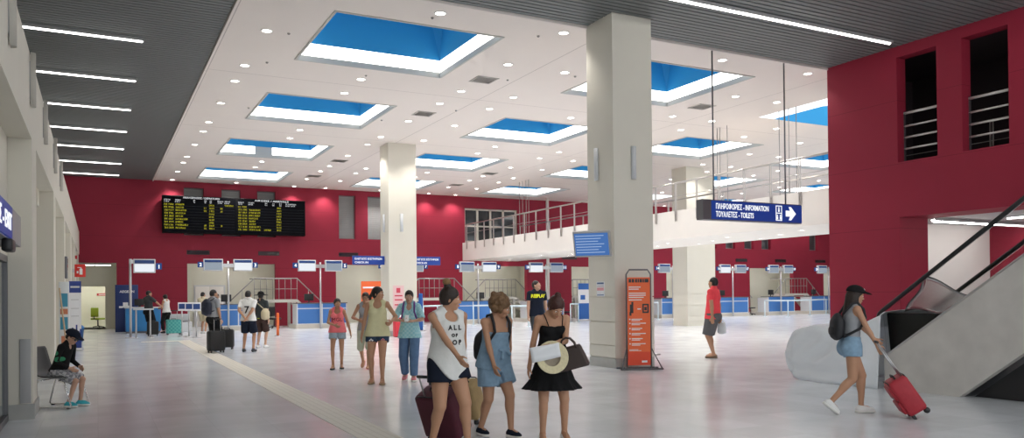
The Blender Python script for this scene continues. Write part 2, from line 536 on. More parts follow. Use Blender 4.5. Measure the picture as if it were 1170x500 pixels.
def skylight(cx, cy, label, gap=False):
    t = thing('skylight', label, 'skylight', (cx, cy, ZC), 0, 'blue skylights in the white ceiling')
    w, d = SKW/2, SKD/2
    z0, z1, z2 = .11, .41, 1.9

    def ring(bm, a, b, za, zb, wo, do, mi=0):
        pass

    def lip(bm):
        # grey frame: four boards around the opening
        box(bm, -w-.05, w+.05, d, d+.05, -.02, z0); box(bm, -w-.05, w+.05, -d-.05, -d, -.02, z0)
        box(bm, w, w+.05, -d, d, -.02, z0); box(bm, -w-.05, -w, -d, d, -.02, z0)
    part('frame', M_LIP, t, lip)
    k = .04
    segs = [(-w, w)] if not gap else [(-w, -w*.22), (-w*.22, w*.15), (w*.15, w)]
    for i, (a, b) in enumerate(segs):
        lit = not (gap and i == 1)
        part('light_band', M_BAND if lit else M_LIP, t, lambda bm: box(bm, a, b, d+.001, d+k, z0, z1), None if lit else 'unlit stretch of the light band')
    part('light_band', M_BAND, t, lambda bm: box(bm, -w, w, -d-k, -d-.001, z0, z1))
    part('light_band', M_BAND, t, lambda bm: box(bm, w+.001, w+k, -d, d, z0, z1))
    part('light_band', M_BAND, t, lambda bm: box(bm, -w-k, -w-.001, -d, d, z0, z1))

    def well(bm):
        # folded corners: the square foot turns into a chamfered top
        c = .34
        lo = [(-w, -d), (w, -d), (w, d), (-w, d)]
        hi = []
        for x, y in lo:
            sx, sy = (1 if x > 0 else -1), (1 if y > 0 else -1)
            hi.append(((x-sx*c, y), (x, y-sy*c)))
        L = [bm.verts.new((x, y, z1)) for x, y in lo]
        H = [[bm.verts.new((*p, z2)) for p in h] for h in hi]
        # sides: bottom (x+) ... order of hi entries differs, so name them
        bm.faces.new((L[0], L[1], H[1][0], H[0][0]))
        bm.faces.new((L[1], L[2], H[2][1], H[1][1]))
        bm.faces.new((L[2], L[3], H[3][0], H[2][0]))
        bm.faces.new((L[3], L[0], H[0][1], H[3][1]))
        for i in range(4):
            bm.faces.new((L[i], H[i][0], H[i][1]))
        bm.faces.new((H[0][0], H[1][0], H[1][1], H[2][1], H[2][0], H[3][0], H[3][1], H[0][1]))
    part('well', M_BLUEPAINT, t, well)
    return t


for i, x in enumerate(SKX):
    for j, y in enumerate(SKY):
        px, py, z = pix((x, y, ZC))
        if i > 2 and (px > 960 or px < 740): continue
        if i == 2 and j == 0: continue
        skylight(x, y, 'blue skylight with white lit edge, %s %s' % (ORD[j], ROWN[i]), gap=(i == 0 and j == 2))

# ------------------------------------------------------------------ downlights
def make_downlight():
    bm = bmesh.new()
    lathe(bm, [(.10, -.004), (.102, -.018), (.125, -.016), (.13, 0.0)], 16, mi=0, cap=False)
    lathe(bm, [(.001, -.012), (.06, -.011), (.10, -.006)], 16, mi=1, cap=False)
    return bm


LX_EDGE = []
for k in range(0, 6):
    c = SKX[k]
    LX_EDGE.append((c-2.82, 'line left of %s skylights', k)); LX_EDGE.append((c+2.87, 'line right of %s skylights', k))
ROWS = ['the left', 'the middle', 'the right', 'the fourth row of', 'the fifth row of', 'the last row of']
edge_y = [14.5]
for c in SKY: edge_y += [c, c+2.8, c+4.35]
edge_y = [y for y in edge_y if y < 40.9]
mid_y = [14.55]
for c in SKY: mid_y += [c+2.8, c+4.35]
mid_y = [min(y, 40.6) for y in mid_y]
mid_y = sorted(set(y for y in mid_y if y <= 40.6))
spots = []
NTH = ['first', 'second', 'third', 'fourth', 'fifth', 'sixth', 'seventh', 'eighth', 'ninth', 'tenth', 'eleventh', 'twelfth', 'thirteenth', 'fourteenth', 'fifteenth', 'sixteenth']
lines = []
for x, n, k in LX_EDGE:
    lines.append((x, n % ROWS[k] if k else (n % ROWS[k]).replace('line left of the left skylights', 'line beside the grey slatted ceiling'), edge_y))
for k in range(6):
    lines.append((SKX[k]+.05, 'line through the centres of %s skylights' % ROWS[k], mid_y))
proto = None
for x, n, ys in lines:
    cnt = 0
    for y in ys:
        if y < 15 and x < 5: continue
        px, py, z = pix((x, y, ZC))
        if px < 0 or px > 943 or py < 2: continue
        if x > 19 and px < 745: continue
        if 9.1-.2 < x < 10.06+.2 and y < 14: continue
        if proto is None:
            proto = obj('downlight', make_downlight(), [M_RING, M_LENS], None, (x, y, ZC))
            o = proto
        else:
            o = proto.copy(); COL.objects.link(o); o.location = (x, y, ZC)
        tag(o, 'round recessed downlight, %s in the %s' % (NTH[cnt], n), 'ceiling light', 'round downlights in the white ceiling')
        cnt += 1
        spots.append((x, y, ZC-.03, 1.0))
# under the gallery bridge
cnt = [0, 0, 0]
for j, (xx, y0) in enumerate(((19.6, 17.9), (20.35, 19.5), (21.15, 17.9))):
    y = y0
    while y < 41:
        px, py, z = pix((xx, y, ZM0))
        o = proto.copy(); COL.objects.link(o); o.location = (xx, y, ZM0)
        tag(o, 'small round downlight under the gallery bridge, %s in its %s line' % (NTH[cnt[j]], ['near', 'middle', 'far'][j]), 'ceiling light', 'downlights under the gallery bridge')
        cnt[j] += 1
        spots.append((xx, y, ZM0-.03, .45))
        y += 3.3

# ------------------------------------------------------------------ linear lamps in the slats
def tube_lamp(x0, x1, y, label, z=ZC, m=None):
    t = thing('fluorescent_lamp', label, 'ceiling light', ((x0+x1)/2, y, z), 0, 'long fluorescent lamps in the slatted ceiling')
    h = (x1-x0)/2
    part('housing', M_PAINTSTEEL, t, lambda bm: (box(bm, -h, h, -.075, -.05, -.06, -.001), box(bm, -h, h, .05, .075, -.06, -.001), box(bm, -h, h, -.05, .05, -.02, -.001)))
    n = 2
    for i in range(n):
        a = -h+2*h*i/n; b = -h+2*h*(i+1)/n
        part('tube', m or M_TUBE, t, lambda bm: tube(bm, [(a+.03, 0, -.055), (b-.03, 0, -.055)], .034, 8))
    return t


for i, y in enumerate((18.8, 22.33, 25.85, 29.3, 32.75, 36.4, 39.85)):
    tube_lamp(-3.9, .92, y, 'long white fluorescent lamp in the left slatted ceiling, %s from the camera' % NTH[i])
tube_lamp(9.4, 15.77, 11.8, 'long white fluorescent lamp in the slatted ceiling above the red wall')
tube_lamp(-3.9, .92, 11.8, 'long white fluorescent lamp in the slats over the entrance doors')
for yy, nm in ((8.3, 'second bay from the edge'), (4.8, 'third bay from the edge'), (1.3, 'fourth bay from the edge')):  # unseen rows over and behind the camera, added to brighten the foreground
    tube_lamp(9.4, 15.77, yy, 'added unseen fill lamp in the slats, right, %s' % nm, m=M_TUBEB)
    tube_lamp(1.4, 7.8, yy, 'added unseen fill lamp in the slats, left, %s' % nm, m=M_TUBEB)
for k_, (na, nb, _z, nz) in enumerate(NICHES):
    tube_lamp(na+.6, nb-.6, YB+.55, 'added hidden fill lamp under the ceiling of the pale niche, %s from left' % NTH[k_], z=3.3, m=M_TUBEB)  # added behind the lintels, out of view, to brighten the niches
tube_lamp(-1.3, 1.2, YB+3.0, 'added fill lamp on the ceiling of the pale room at left, near one', z=2.58, m=M_TUBEB)  # this lamp and the next are added to brighten the inner room
tube_lamp(-1.3, 1.2, YB+4.4, 'added fill lamp on the ceiling of the pale room at left, far one', z=2.58, m=M_TUBEB)
tube_lamp(-.8, .6, YB+.9, 'added fill lamp under the ceiling of the left passage', z=3.12, m=M_TUBE)  # added to brighten the passage walls
tube_lamp(17.6, 21.3, 12.1, 'added fill lamp across the passage ceiling behind the red wall', z=3.19, m=M_TUBEB)  # extra lamp added to lift the white passage wall
t = thing('fluorescent_lamp', 'white strip lamp on the ceiling of the passage behind the escalator', 'ceiling light', (18.95, 8.6, 3.2))
part('housing', M_PAINTSTEEL, t, lambda bm: box(bm, -.07, .07, -2.6, 2.6, -.03, .0))
part('tube', M_TUBEB, t, lambda bm: tube(bm, [(0, -2.55, -.04), (0, 2.55, -.04)], .028, 8))

# ------------------------------------------------------------------ ceiling vents
M_VENT = mat('grey_vent_metal', (.46, .43, .40), .5)
cnt = 0
for x, y, nm in ((8.94, 18.6, 'right of the nearest left skylight'), (8.94, 22.9, 'right of the second left skylight, near side'), (8.9, 32.4, 'right of the third left skylight'), (8.95, 37.0, 'right of the farthest left skylight'),
              (16.15, 18.5, 'right of the nearest middle skylight'), (16.1, 33.0, 'right of the third middle skylight'), (16.2, 37.1, 'right of the farthest middle skylight')):
    t = thing('ceiling_vent', 'square grey air vent in the ceiling %s' % nm, 'vent', (x, y, ZC), 0, 'air vents in the white ceiling')
    part('frame', M_VENT, t, lambda bm: (box(bm, -.3, .3, -.3, -.25, -.015, .01), box(bm, -.3, .3, .25, .3, -.015, .01), box(bm, -.3, -.25, -.25, .25, -.015, .01), box(bm, .25, .3, -.25, .25, -.015, .01)))
    def _sl(bm):
        for k in range(7):
            yy = -.23+k*.07
            quad(bm, [(-.25, yy, -.012), (.25, yy, -.012), (.25, yy+.05, .005), (-.25, yy+.05, .005)])
        quad(bm, [(-.25, -.25, -.001), (.25, -.25, -.001), (.25, .25, -.001), (-.25, .25, -.001)], 0)
    part('slats', [M_VENT, M_VOID], t, _sl)
# small detectors
M_DET = mat('grey_detector', (.30, .28, .27), .5)
DET = [(330, 38), (305, 71), (494, 20), (580, 91), (615, 41), (657, 87), (521, 126), (436, 137), (284, 123), (418, 86)]
for i, (px, py) in enumerate(DET):
    x, y = ground(px, py, ZC)
    bm = bmesh.new(); lathe(bm, [(.032, 0), (.032, -.012), (.02, -.03), (.001, -.034)], 12)
    o = obj('smoke_detector', bm, M_DET, None, (x, y, ZC))
    tag(o, 'tiny grey ceiling detector, %s by distance from the camera' % NTH[sorted(range(len(DET)), key=lambda q: ground(*DET[q], ZC)[1]).index(i)], 'smoke detector', 'small detectors on the white ceiling')

# ------------------------------------------------------------------ real light of the lamps
def spot(x, y, z, e, size=1.95, blend=.75, col=(1.0, .955, .90), r=.07):
    l = bpy.data.lights.new('downlight_beam', 'SPOT')
    l.energy = e; l.spot_size = size; l.spot_blend = blend; l.color = col; l.shadow_soft_size = r
    o = bpy.data.objects.new('downlight_beam', l); COL.objects.link(o)
    o.location = (x, y, z)
    return o


E_SPOT = 160
for x, y, z, k in spots:
    spot(x, y, z-.03, E_SPOT*k)
# lamps of the slatted bays (their tubes' light)
def area(x, y, z, sx, sy, e, col=(1.0, .97, .93)):
    l = bpy.data.lights.new('tube_light', 'AREA')
    l.shape = 'RECTANGLE'; l.size = sx; l.size_y = sy; l.energy = e; l.color = col
    o = bpy.data.objects.new('tube_light', l); COL.objects.link(o)
    o.location = (x, y, z)
    return o


w = bpy.data.worlds.new('world'); SC.world = w
w.use_nodes = True
w.node_tree.nodes['Background'].inputs['Color'].default_value = (.93, .97, 1.0, 1)
w.node_tree.nodes['Background'].inputs['Strength'].default_value = 1.5
SC.view_settings.view_transform = 'Standard'
SC.view_settings.look = 'None'
SC.view_settings.exposure = 0.12
SC.view_settings.gamma = 1.0
SC.view_settings.use_curve_mapping = False
SC.cycles.use_denoising = True
SC.cycles.max_bounces = 7
SC.cycles.diffuse_bounces = 5
SC.cycles.glossy_bounces = 3
SC.cycles.transmission_bounces = 6
SC.cycles.transparent_max_bounces = 8
SC.cycles.caustics_reflective = False
SC.cycles.caustics_refractive = False
SC.cycles.sample_clamp_indirect = 6.0
# ------------------------------------------------------------------ louvred windows in the back wall
M_LOUV = mat('grey_louvre', (.40, .41, .40), .5)
M_LOUVD = mat('grey_louvre_frame', (.22, .22, .22), .5)
WNAMES = ['left of the three above the flight board', 'middle of the three above the flight board', 'right of the three above the flight board',
          'left of the pair between flight board and middle column', 'right of the pair, next to the middle column',
          'leftmost of the far row beyond the gallery bridge', 'second of the far row beyond the gallery bridge', 'third of the far row beyond the gallery bridge',
          'fourth of the far row beyond the gallery bridge', 'last of the far row, beside the right red wall']
for (a, b, e, f), nm in zip(WINS, WNAMES):
    t = thing('louvred_window', 'narrow window with grey louvres in red wall, %s' % nm, 'window', ((a+b)/2, YB+.25, e), 0, 'louvred windows high in the red back wall')
    h, H = (b-a)/2, f-e
    part('frame', M_LOUVD, t, lambda bm: (box(bm, -h, -h+.05, 0, .06, 0, H), box(bm, h-.05, h, 0, .06, 0, H), box(bm, -h+.05, h-.05, 0, .06, 0, .05), box(bm, -h+.05, h-.05, 0, .06, H-.05, H)))
    def _lv(bm):
        n = int(H/.11)
        for k in range(n):
            z = .06+k*(H-.1)/n
            quad(bm, [(-h+.05, -.0, z), (h-.05, -.0, z), (h-.05, .055, z+.1), (-h+.05, .055, z+.1)])
        quad(bm, [(-h, .07, 0), (h, .07, 0), (h, .07, H), (-h, .07, H)])
    part('louvres', M_LOUV if a < 20 else M_DSTEEL, t, _lv)

# slot grilles
SLOTS = [(3.86, 'upper left of the first pale niche'), (7.2, 'upper right of the first pale niche'), (11.3, 'above the niche left of the middle column'), (25.0, 'right of the white pipe under the bridge'),
         (29.3, 'left of the white column beyond the bridge'), (38.9, 'left of the far pale niche at right'), (42.6, 'right of the far pale niche at right'), (46.6, 'beside the right red wall')]
for x, nm in SLOTS:
    t = thing('wall_grille', 'dark slot grille in the red back wall, %s' % nm, 'grille', (x+.5, YB, 3.56), 0, 'dark slot grilles in the back wall')
    part('frame', M_BLACK, t, lambda bm: (box(bm, -.52, .52, -.02, 0, 0, .02), box(bm, -.52, .52, -.02, 0, .19, .21), box(bm, -.52, -.5, -.02, 0, .02, .19), box(bm, .5, .52, -.02, 0, .02, .19)))
    part('slats', M_BLACK, t, lambda bm: [quad(bm, [(-.5, -.014, .02+k*.034), (.5, -.014, .02+k*.034), (.5, -.002, .05+k*.034), (-.5, -.002, .05+k*.034)]) for k in range(5)])

# balcony glazing at the end of the bridge
w = thing('window_2', 'cream framed balcony doors with dark glass above the gallery end', 'window', (18.55, YB+.2, 4.42)); w['kind'] = 'structure'
def _bf(bm):
    for k in range(5):
        x = k*(3.45-.12)/4
        box(bm, x, x+.12, 0, .1, 0, 2.0)
    box(bm, .12, 3.33, 0, .1, 1.9, 2.0); box(bm, .12, 3.33, 0, .1, 0, .15)
    box(bm, .12, 3.33, .01, .09, .95, 1.03)
part('frame', M_CREAM, w, _bf)
part('pane', M_DGLASS, w, lambda bm: box(bm, .02, 3.43, .06, .08, .02, 1.98))

# ------------------------------------------------------------------ flight board
M_BOARD = mat('flight_board_black', (.004, .0045, .007), .7, spec=.1)
M_YEL = emis('flight_text_yellow', (.85, .78, .05), .55)
M_WTXT = emis('flight_text_white', (.9, .92, .95), .8)
t = thing('flight_board', 'large black departures and arrivals board on the red wall', 'flight board', (2.74, YB, 4.55))
BW, BH = 6.68, 1.78
part('housing', mat('matt_black_housing', (.006, .006, .007), .75, spec=.15), t, lambda bm: rbox(bm, 0, BW, -.55, -.12, 0, BH, .02))
part('bracket', M_DSTEEL, t, lambda bm: (box(bm, .8, .95, -.12, 0, .5, 1.3), box(bm, BW-.95, BW-.8, -.12, 0, .5, 1.3)))
yF = -.556
for k in range(2):
    x0 = .05+k*(BW/2)
    pn = part('display', M_BOARD, t, lambda bm: box(bm, x0, x0+BW/2-.1, yF, -.549, .05, BH-.05))
    rnd = random.Random(5+k)
    bmY, bmW, bmG = bmesh.new(), bmesh.new(), bmesh.new()
    def word(bm, x, z, n, cw=.055, ch=.075):
        # a row of small character cells, each a few lit segments
        for i in range(n):
            xx = x+i*cw
            segs = [(0, .2, 0, 1), (.65, .85, 0, 1), (.2, .65, .82, 1), (.2, .65, 0, .18), (.2, .65, .41, .59)]
            for s in rnd.sample(segs, rnd.choice((3, 3, 4))):
                quad(bm, [(xx+s[0]*cw*.9, yF-.003, z+s[2]*ch), (xx+s[1]*cw*.9, yF-.003, z+s[2]*ch), (xx+s[1]*cw*.9, yF-.003, z+s[3]*ch), (xx+s[0]*cw*.9, yF-.003, z+s[3]*ch)])
    nrow = 9
    for r in range(nrow):
        z = BH-.46-r*.139
        if k == 1 and r > 0 or k == 0:
            word(bmY, x0+.02, z, 3); word(bmY, x0+.22, z, 4)
            word(bmY, x0+.52, z, rnd.choice((6, 7, 8, 9, 10)))
        else:
            word(bmY, x0+.02, z, 2); word(bmY, x0+.2, z, 4)
        if k == 1 and r == 8: word(bmY, x0+1.25, z, 6)
        if k == 0 and r in (1, 2, 7, 8): word(bmY, x0+1.79, z, 2)
        if k == 0 and r in (1, 2, 7): word(bmY, x0+2.53, z, 2)
        if k == 0 and r == 0: word(bmY, x0+2.72, z+.02, 8)
        word(bmY, x0+(2.02 if k == 0 else 1.86), z, 4, .058)
        box(bmG, x0+.02, x0+BW/2-.14, yF-.002, yF-.001, z-.032, z-.026)
    for xx in ((.02, .5, 1.3, 1.8, 2.05, 2.4, 2.72) if k == 0 else (.02, .5, 1.3, 1.65, 2.0, 2.3, 2.55)):
        n = 5 if xx < 1 or xx > 2.25 else 2
        word(bmW, x0+xx, BH-.24, n, .055, .06); word(bmW, x0+xx, BH-.32, max(2, n-1), .055, .05)
    add_text(bmW, 'ΑΝΑΧΩΡΗΣΕΙΣ / DEPARTURES' if k == 0 else 'ΑΦΙΞΕΙΣ / ARRIVALS', .12, face_ny(x0+(.85 if k == 0 else .8), yF-.003, BH-.13), .002, 'LEFT', 1.65, .002)
    obj('flight_text', bmY, M_YEL, pn)['kind'] = 'stuff'; obj('heading_text', bmW, M_WTXT, pn)['kind'] = 'stuff'
    obj('row_line', bmG, mat('flight_row_grey', (.05, .05, .055), .5), pn)

# ------------------------------------------------------------------ check-in gantries, counters and stairs
M_SCR = emis('screen_pale', (.50, .58, .68), .55)
M_SCRW = emis('screen_white_panel', (.86, .90, .95), .9)
M_NAVY = mat('navy_panel', (.012, .05, .20), .4)
M_NBOX = emis('lit_navy_number_box', (.03, .08, .25), .8)
M_WHITELIT = emis('lit_white_lettering', (1, 1, 1), 1.2)
M_CNT = mat('blue_counter_front', (.045, .17, .47), .4)
M_CNTL = mat('pale_counter_frame', (.62, .64, .66), .4)
M_CNTTOP = mat('dark_counter_top', (.10, .10, .11), .35)
M_PLINTH = mat('counter_plinth_cream', (.55, .52, .46), .5)


def gantry(x, y, n1, n2, label, both=True, h=3.15, mono=False):
    t = thing('checkin_gantry', label, 'screen stand', (x, y, 0), 0, 'twin screen stands over the check-in counters')
    part('pole', M_STEEL, t, lambda bm: tube(bm, [(0, 0, 0), (0, 0, h-.1)], .045, 10))
    part('crossbar', M_STEEL, t, lambda bm: box(bm, -.28, .28, -.05, .05, h-.36, h-.2))
    for s, n in ((-1, n1), (1, n2)):
        if n is None: continue
        f = part('screen_frame', M_CNTL, t, lambda bm: rbox(bm, s*.62-.40, s*.62+.40, -.08, .08, h-.52, h, .015))
        bm = bmesh.new()
        box(bm, s*.62-.36, s*.62+.36, -.086, -.081, h-.48, h-.16)
        obj('screen', bm, M_SCR if (n1+s) % 3 else M_SCRW, f)
        bm = bmesh.new(); box(bm, s*.62-.36, s*.62+.36, -.087, -.081, h-.15, h-.04); obj('header_strip', bm, M_NAVY, f)
        nb = part('number_box', M_NBOX, t, lambda bm: rbox(bm, s*1.14-.11, s*1.14+.11, -.06, .06, h-.37, h-.13, .01))
        bm = bmesh.new(); add_text(bm, str(n), .2, face_ny(s*1.14, -.064, h-.32), .002, 'CENTER', None, .006); obj('number', bm, M_WHITELIT, nb)
    return t


GX = [(5.1, 'between the first pale niche and the queue'), (9.15, 'left of the middle column'), (13.2, 'behind the middle column'), (17.2, 'above the heads of the two nearest women'), (21.2, 'above the man in the navy t-shirt'),
      (25.4, 'behind the big cream column'), (29.7, 'left of the white column beyond the bridge'), (34.3, 'right of the white column beyond the bridge'), (38.3, 'over the far niche seen under the bridge'), (42.6, 'beside the right red wall')]
for i, (x, nm) in enumerate(GX):
    gantry(x, 36.7, 2+2*i, 3+2*i, 'steel pole with two check-in screens, %s' % nm)
# single stand by the first desk at left
t = thing('checkin_gantry', 'steel pole with one white check-in sign over the left desk', 'screen stand', (1.1, 33.0, 0))
part('pole', M_STEEL, t, lambda bm: tube(bm, [(0, 0, 0), (0, 0, 2.95)], .045, 10))
part('crossbar', M_STEEL, t, lambda bm: box(bm, -.04, .3, -.04, .04, 2.78, 2.92))
f = part('screen_frame', M_CNTL, t, lambda bm: rbox(bm, .1, .86, -.08, .08, 2.43, 2.95, .015))
bm = bmesh.new(); box(bm, .14, .82, -.086, -.081, 2.47, 2.76); obj('screen', bm, M_SCRW, f)
bm = bmesh.new(); box(bm, .14, .82, -.087, -.081, 2.78, 2.91); obj('header_strip', bm, M_NAVY, f)
nb = part('number_box', M_NBOX, t, lambda bm: rbox(bm, .88, 1.08, -.06, .06, 2.56, 2.8, .01))
bm = bmesh.new(); add_text(bm, '1', .2, face_ny(.98, -.064, 2.6), .002, 'CENTER', None, .006); obj('number', bm, M_WHITELIT, nb)
part('base_plate', M_STEEL, t, lambda bm: lathe(bm, [(.2, 0), (.2, .015), (.05, .03)], 16))
t = thing('writing_shelf', 'narrow pale standing shelf on steel legs at the left check-in desk', 'shelf', (1.45, 32.6, 0))
part('top', M_CNTL, t, lambda bm: rbox(bm, -.28, .42, -.16, .16, 1.04, 1.09, .01))
for k in (-.18, .3): part('leg', M_STEEL, t, lambda bm: (tube(bm, [(k, 0, .015), (k, 0, 1.04)], .03, 8), lathe(bm, [(.13, 0), (.13, .012), (.03, .02)], 12, (k, 0, 0))))


def counter(x0, x1, y, label, q=.28):
    t = thing('checkin_counter', label, 'counter', (x0, y, 0), 0, 'blue check-in counters in front of the back wall')
    w = x1-x0
    part('plinth', M_PLINTH, t, lambda bm: box(bm, -.03, w+.03, -.05, 1.6, 0, .19))
    n = 2
    def _b(bm):
        box(bm, 0, w, .03, .9, .19, 1.1)
        for k in range(n+1):
            xx = k*(w-.05)/n
            box(bm, xx, xx+.05, -.005, .03, .19, 1.14)
        for k in range(n):
            a = k*(w-.05)/n+.05; b = (k+1)*(w-.05)/n
            box(bm, a, b, -.004, .03, .9, .94); box(bm, a, b, -.004, .03, .19, .23)
    part('frame', M_CNTL, t, _b)
    for k in range(n):
        a = k*(w-.05)/n+.05; b = (k+1)*(w-.05)/n
        part('front_panel', M_CNT, t, lambda bm: (box(bm, a, b, .0, .029, .23, .9), box(bm, a, b, .0, .029, .94, 1.14)))
    part('top', M_CNTTOP, t, lambda bm: rbox(bm, -.02, w+.02, -.03, .62, 1.14, 1.18, .008))
    # monitor and keyboard of the clerk
    m = part('monitor', M_BLACK, t, lambda bm: (rbox(bm, w*q-.22, w*q+.22, .38, .42, 1.28, 1.60, .01), box(bm, w*q-.03, w*q+.03, .40, .44, 1.18, 1.3), box(bm, w*q-.11, w*q+.11, .34, .5, 1.18, 1.195)))
    return t


CN = [(4.5, 6.6, 'in the first pale niche'), (8.1, 10.45, 'behind the girl in the pink top'), (12.0, 14.2, 'hidden behind the middle column'), (16.0, 18.0, 'behind the two nearest women'), (20.2, 22.4, 'behind the man in navy'),
      (25.0, 27.0, 'behind the big cream column'), (29.0, 31.2, 'left of the man in red'), (33.3, 35.75, 'right of the man in the red shirt'), (37.4, 39.7, 'in the middle of the far right row'), (41.2, 43.6, 'next to the right red wall')]
for a, b, nm in CN:
    counter(a, b, 36.9, 'blue panelled check-in counter on cream plinth, %s' % nm, .80 if a == 16.0 else .28)

M_RAIL = mat('grey_stair_rail', (.33, .33, .32), .35, metal=.6)
M_CONC = mat('pale_stair_slab', (.62, .60, .55), .6)


def stair(x, label):
    """landing across the right jamb of a niche with steps down on both sides"""
    t = thing('stair_landing', label, 'stairs', (x, 39.0, 0), 0, 'raised stair landings along the back wall')
    part('landing', M_CONC, t, lambda bm: (box(bm, -2.0, 0, 0, 1.5, 1.2, 1.34), box(bm, -.18, -.05, .05, .18, 0, 1.2), box(bm, -.18, -.05, 1.3, 1.43, 0, 1.2), box(bm, -1.9, -1.77, .05, .18, 0, 1.2)))
    def st(bm, s):
        for k in range(6):
            z = 1.34-(k+1)*.19
            if s > 0: box(bm, k*.22, (k+1)*.22, 0, 1.4, z-.05, z)
            else: box(bm, -2.0-(k+1)*.22, -2.0-k*.22, 0, 1.4, z-.05, z)
        for xx in ((0,) if s > 0 else (-2.0,)):
            for yy in (0.0, 1.36):
                a = [(xx, yy, 1.1), (xx, yy, 1.34), (xx+s*1.4, yy, .12), (xx+s*1.4, yy, 0), (xx+s*1.25, yy, 0)]
                b = [(p[0], yy+.04, p[2]) for p in a]
                quad(bm, a); quad(bm, b[::-1])
                for i in range(5):
                    j = (i+1) % 5
                    quad(bm, [a[i], a[j], b[j], b[i]])
    for s in (1, -1): part('steps', M_CONC, t, lambda bm: st(bm, s))
    def hr(bm):
        tube(bm, [(1.35, .06, 1.05), (0.0, .06, 2.36), (-2.0, .06, 2.36), (-3.3, .06, 1.1)], .028, 6)
        tube(bm, [(0.0, .06, 1.85), (-2.0, .06, 1.85)], .016, 6)
        tube(bm, [(-2.0, 1.4, 2.36), (0.0, 1.4, 2.36)], .025, 6)
    part('handrail', M_RAIL, t, hr)
    for k in range(8):
        xx = -2.0+k*2.0/7
        part('post', M_RAIL, t, lambda bm: tube(bm, [(xx, .06, 1.34), (xx, .06, 2.36)], .016, 5))
    for s, xx in ((1, 0), (-1, -2.0)):
        for k in (2, 5):
            dx = (k+.5)*.22
            part('post', M_RAIL, t, lambda bm: tube(bm, [(xx+s*dx, .06, 1.3-(k+1)*.19), (xx+s*dx, .06, 2.36-dx*.97)], .016, 5))
    return t


STN = [(8.6, 'in front of the first pale niche'), (16.9, 'in front of the red wall between the column and the women'), (22.0, 'in the pale niche behind the two nearest women'), (28.0, 'in the niche behind the big column'), (43.2, 'in front of the far right red wall'), (39.4, 'inside the far right pale niche')]
for x, nm in STN:
    o = stair(x, 'railed stair landing, %s' % nm)
    if x in (22.0, 28.0, 39.4): o.location.y = YB+.35
del o

# ------------------------------------------------------------------ railings of the bridge
M_RAILST = mat('satin_rail_steel', (.50, .47, .45), .35, metal=.75)


def railing(x, y0, y1, zb, zt, label, step=1.135, face=-1):
    t = thing('gallery_railing', label, 'railing', (x, y0, zb))
    H = zt-zb
    part('handrail', M_RAILST, t, lambda bm: tube(bm, [(0, 0, H), (0, y1-y0, H)], .032, 8))
    part('middle_rail', M_RAILST, t, lambda bm: tube(bm, [(0, 0, H*.52), (0, y1-y0, H*.52)], .010, 6))
    n = int((y1-y0)/step)
    for k in range(n+1):
        yy = y1-y0-.05-k*step
        part('post', M_RAILST, t, lambda bm: (box(bm, -.012, .012, yy-.045, yy-.02, -.38, H-.02), box(bm, -.012, .012, yy+.02, yy+.045, -.38, H-.02), box(bm, -.02, .02, yy-.03, yy+.03, -.34, -.3), box(bm, -.02, .02, yy-.03, yy+.03, -.1, -.06)))
    return t


railing(XM0-.035, 10.2, YB-.6, ZM1, 5.40, 'steel railing along the near edge of the white gallery bridge')
railing(XM1+.035, 10.2, YB-.3, ZM1, 5.44, 'steel railing along the far edge of the gallery bridge', 3.4)
# thin suspension rods by the bridge
M_ROD = mat('thin_grey_rod', (.33, .31, .30), .4, metal=.5)
def rods(px_list, X, label):
    for i, (px, py) in enumerate(px_list):
        d = _f+_r*(px-CX)/FPX-_u*(py-CY)/FPX
        tt = X/d[0]
        y = d[1]*tt
        bm = bmesh.new(); tube(bm, [(X, y, ZM1), (X, y, ZC)], .012, 6)
        bx = bmesh.new
        o = obj('hanging_rod', bm, M_ROD); tag(o, label % NTH[i], 'rod', 'thin steel rods above the gallery bridge')
rods([(593.5, 220), (597, 220), (601, 220), (604, 220)], 18.7, 'thin steel rod above the left part of the bridge railing, %s from left')
rods([(819.5, 170), (822.5, 170), (831, 170), (890.5, 170), (901.5, 170), (910, 170)], 18.75, 'thin steel rod above the right part of the bridge, %s from left')
# white rain pipe at the back wall
bm = bmesh.new(); 
d = _f+_r*(626-CX)/FPX-_u*(300-CY)/FPX
yp = YB-1.2
tube(bm, [(d[0]/d[1]*yp, yp, 0), (d[0]/d[1]*yp, yp, ZC)], .085, 12)
for zz in (1.0, 3.0, 5.0): lathe(bm, [(.10, -.03), (.10, .03)], 12, (d[0]/d[1]*yp, yp, zz))
o = obj('white_pipe', bm, M_WHITE); tag(o, 'slim white vertical pipe in front of the red back wall', 'pipe')

# ------------------------------------------------------------------ wall lamps on the columns
M_SCONCE = mat('satin_lamp_shade', (.66, .68, .70), .45)


M_SCONCEB = mat('beige_lamp_shade', (.46, .44, .39), .5)


def sconce(loc, rz, label, m=None):
    t = thing('wall_lamp', label, 'wall lamp', loc, rz, 'slim upright wall lamps')
    part('back_plate', M_PAINTSTEEL, t, lambda bm: box(bm, -.05, .05, -.012, 0, .1, .55))
    def sh(bm):
        n = 10
        pts = [(.058*math.cos(PI+PI*k/n), -.012+.055*math.sin(PI+PI*k/n)) for k in range(n+1)]
        lo = [bm.verts.new((x, y, 0)) for x, y in pts]; hi = [bm.verts.new((x, y, .66)) for x, y in pts]
        for k in range(n):
            f = bm.faces.new((lo[k], lo[k+1], hi[k+1], hi[k])); f.smooth = True
        bm.faces.new(lo[::-1]); bm.faces.new(hi)
    part('shade', m or M_SCONCE, t, sh)
    return t


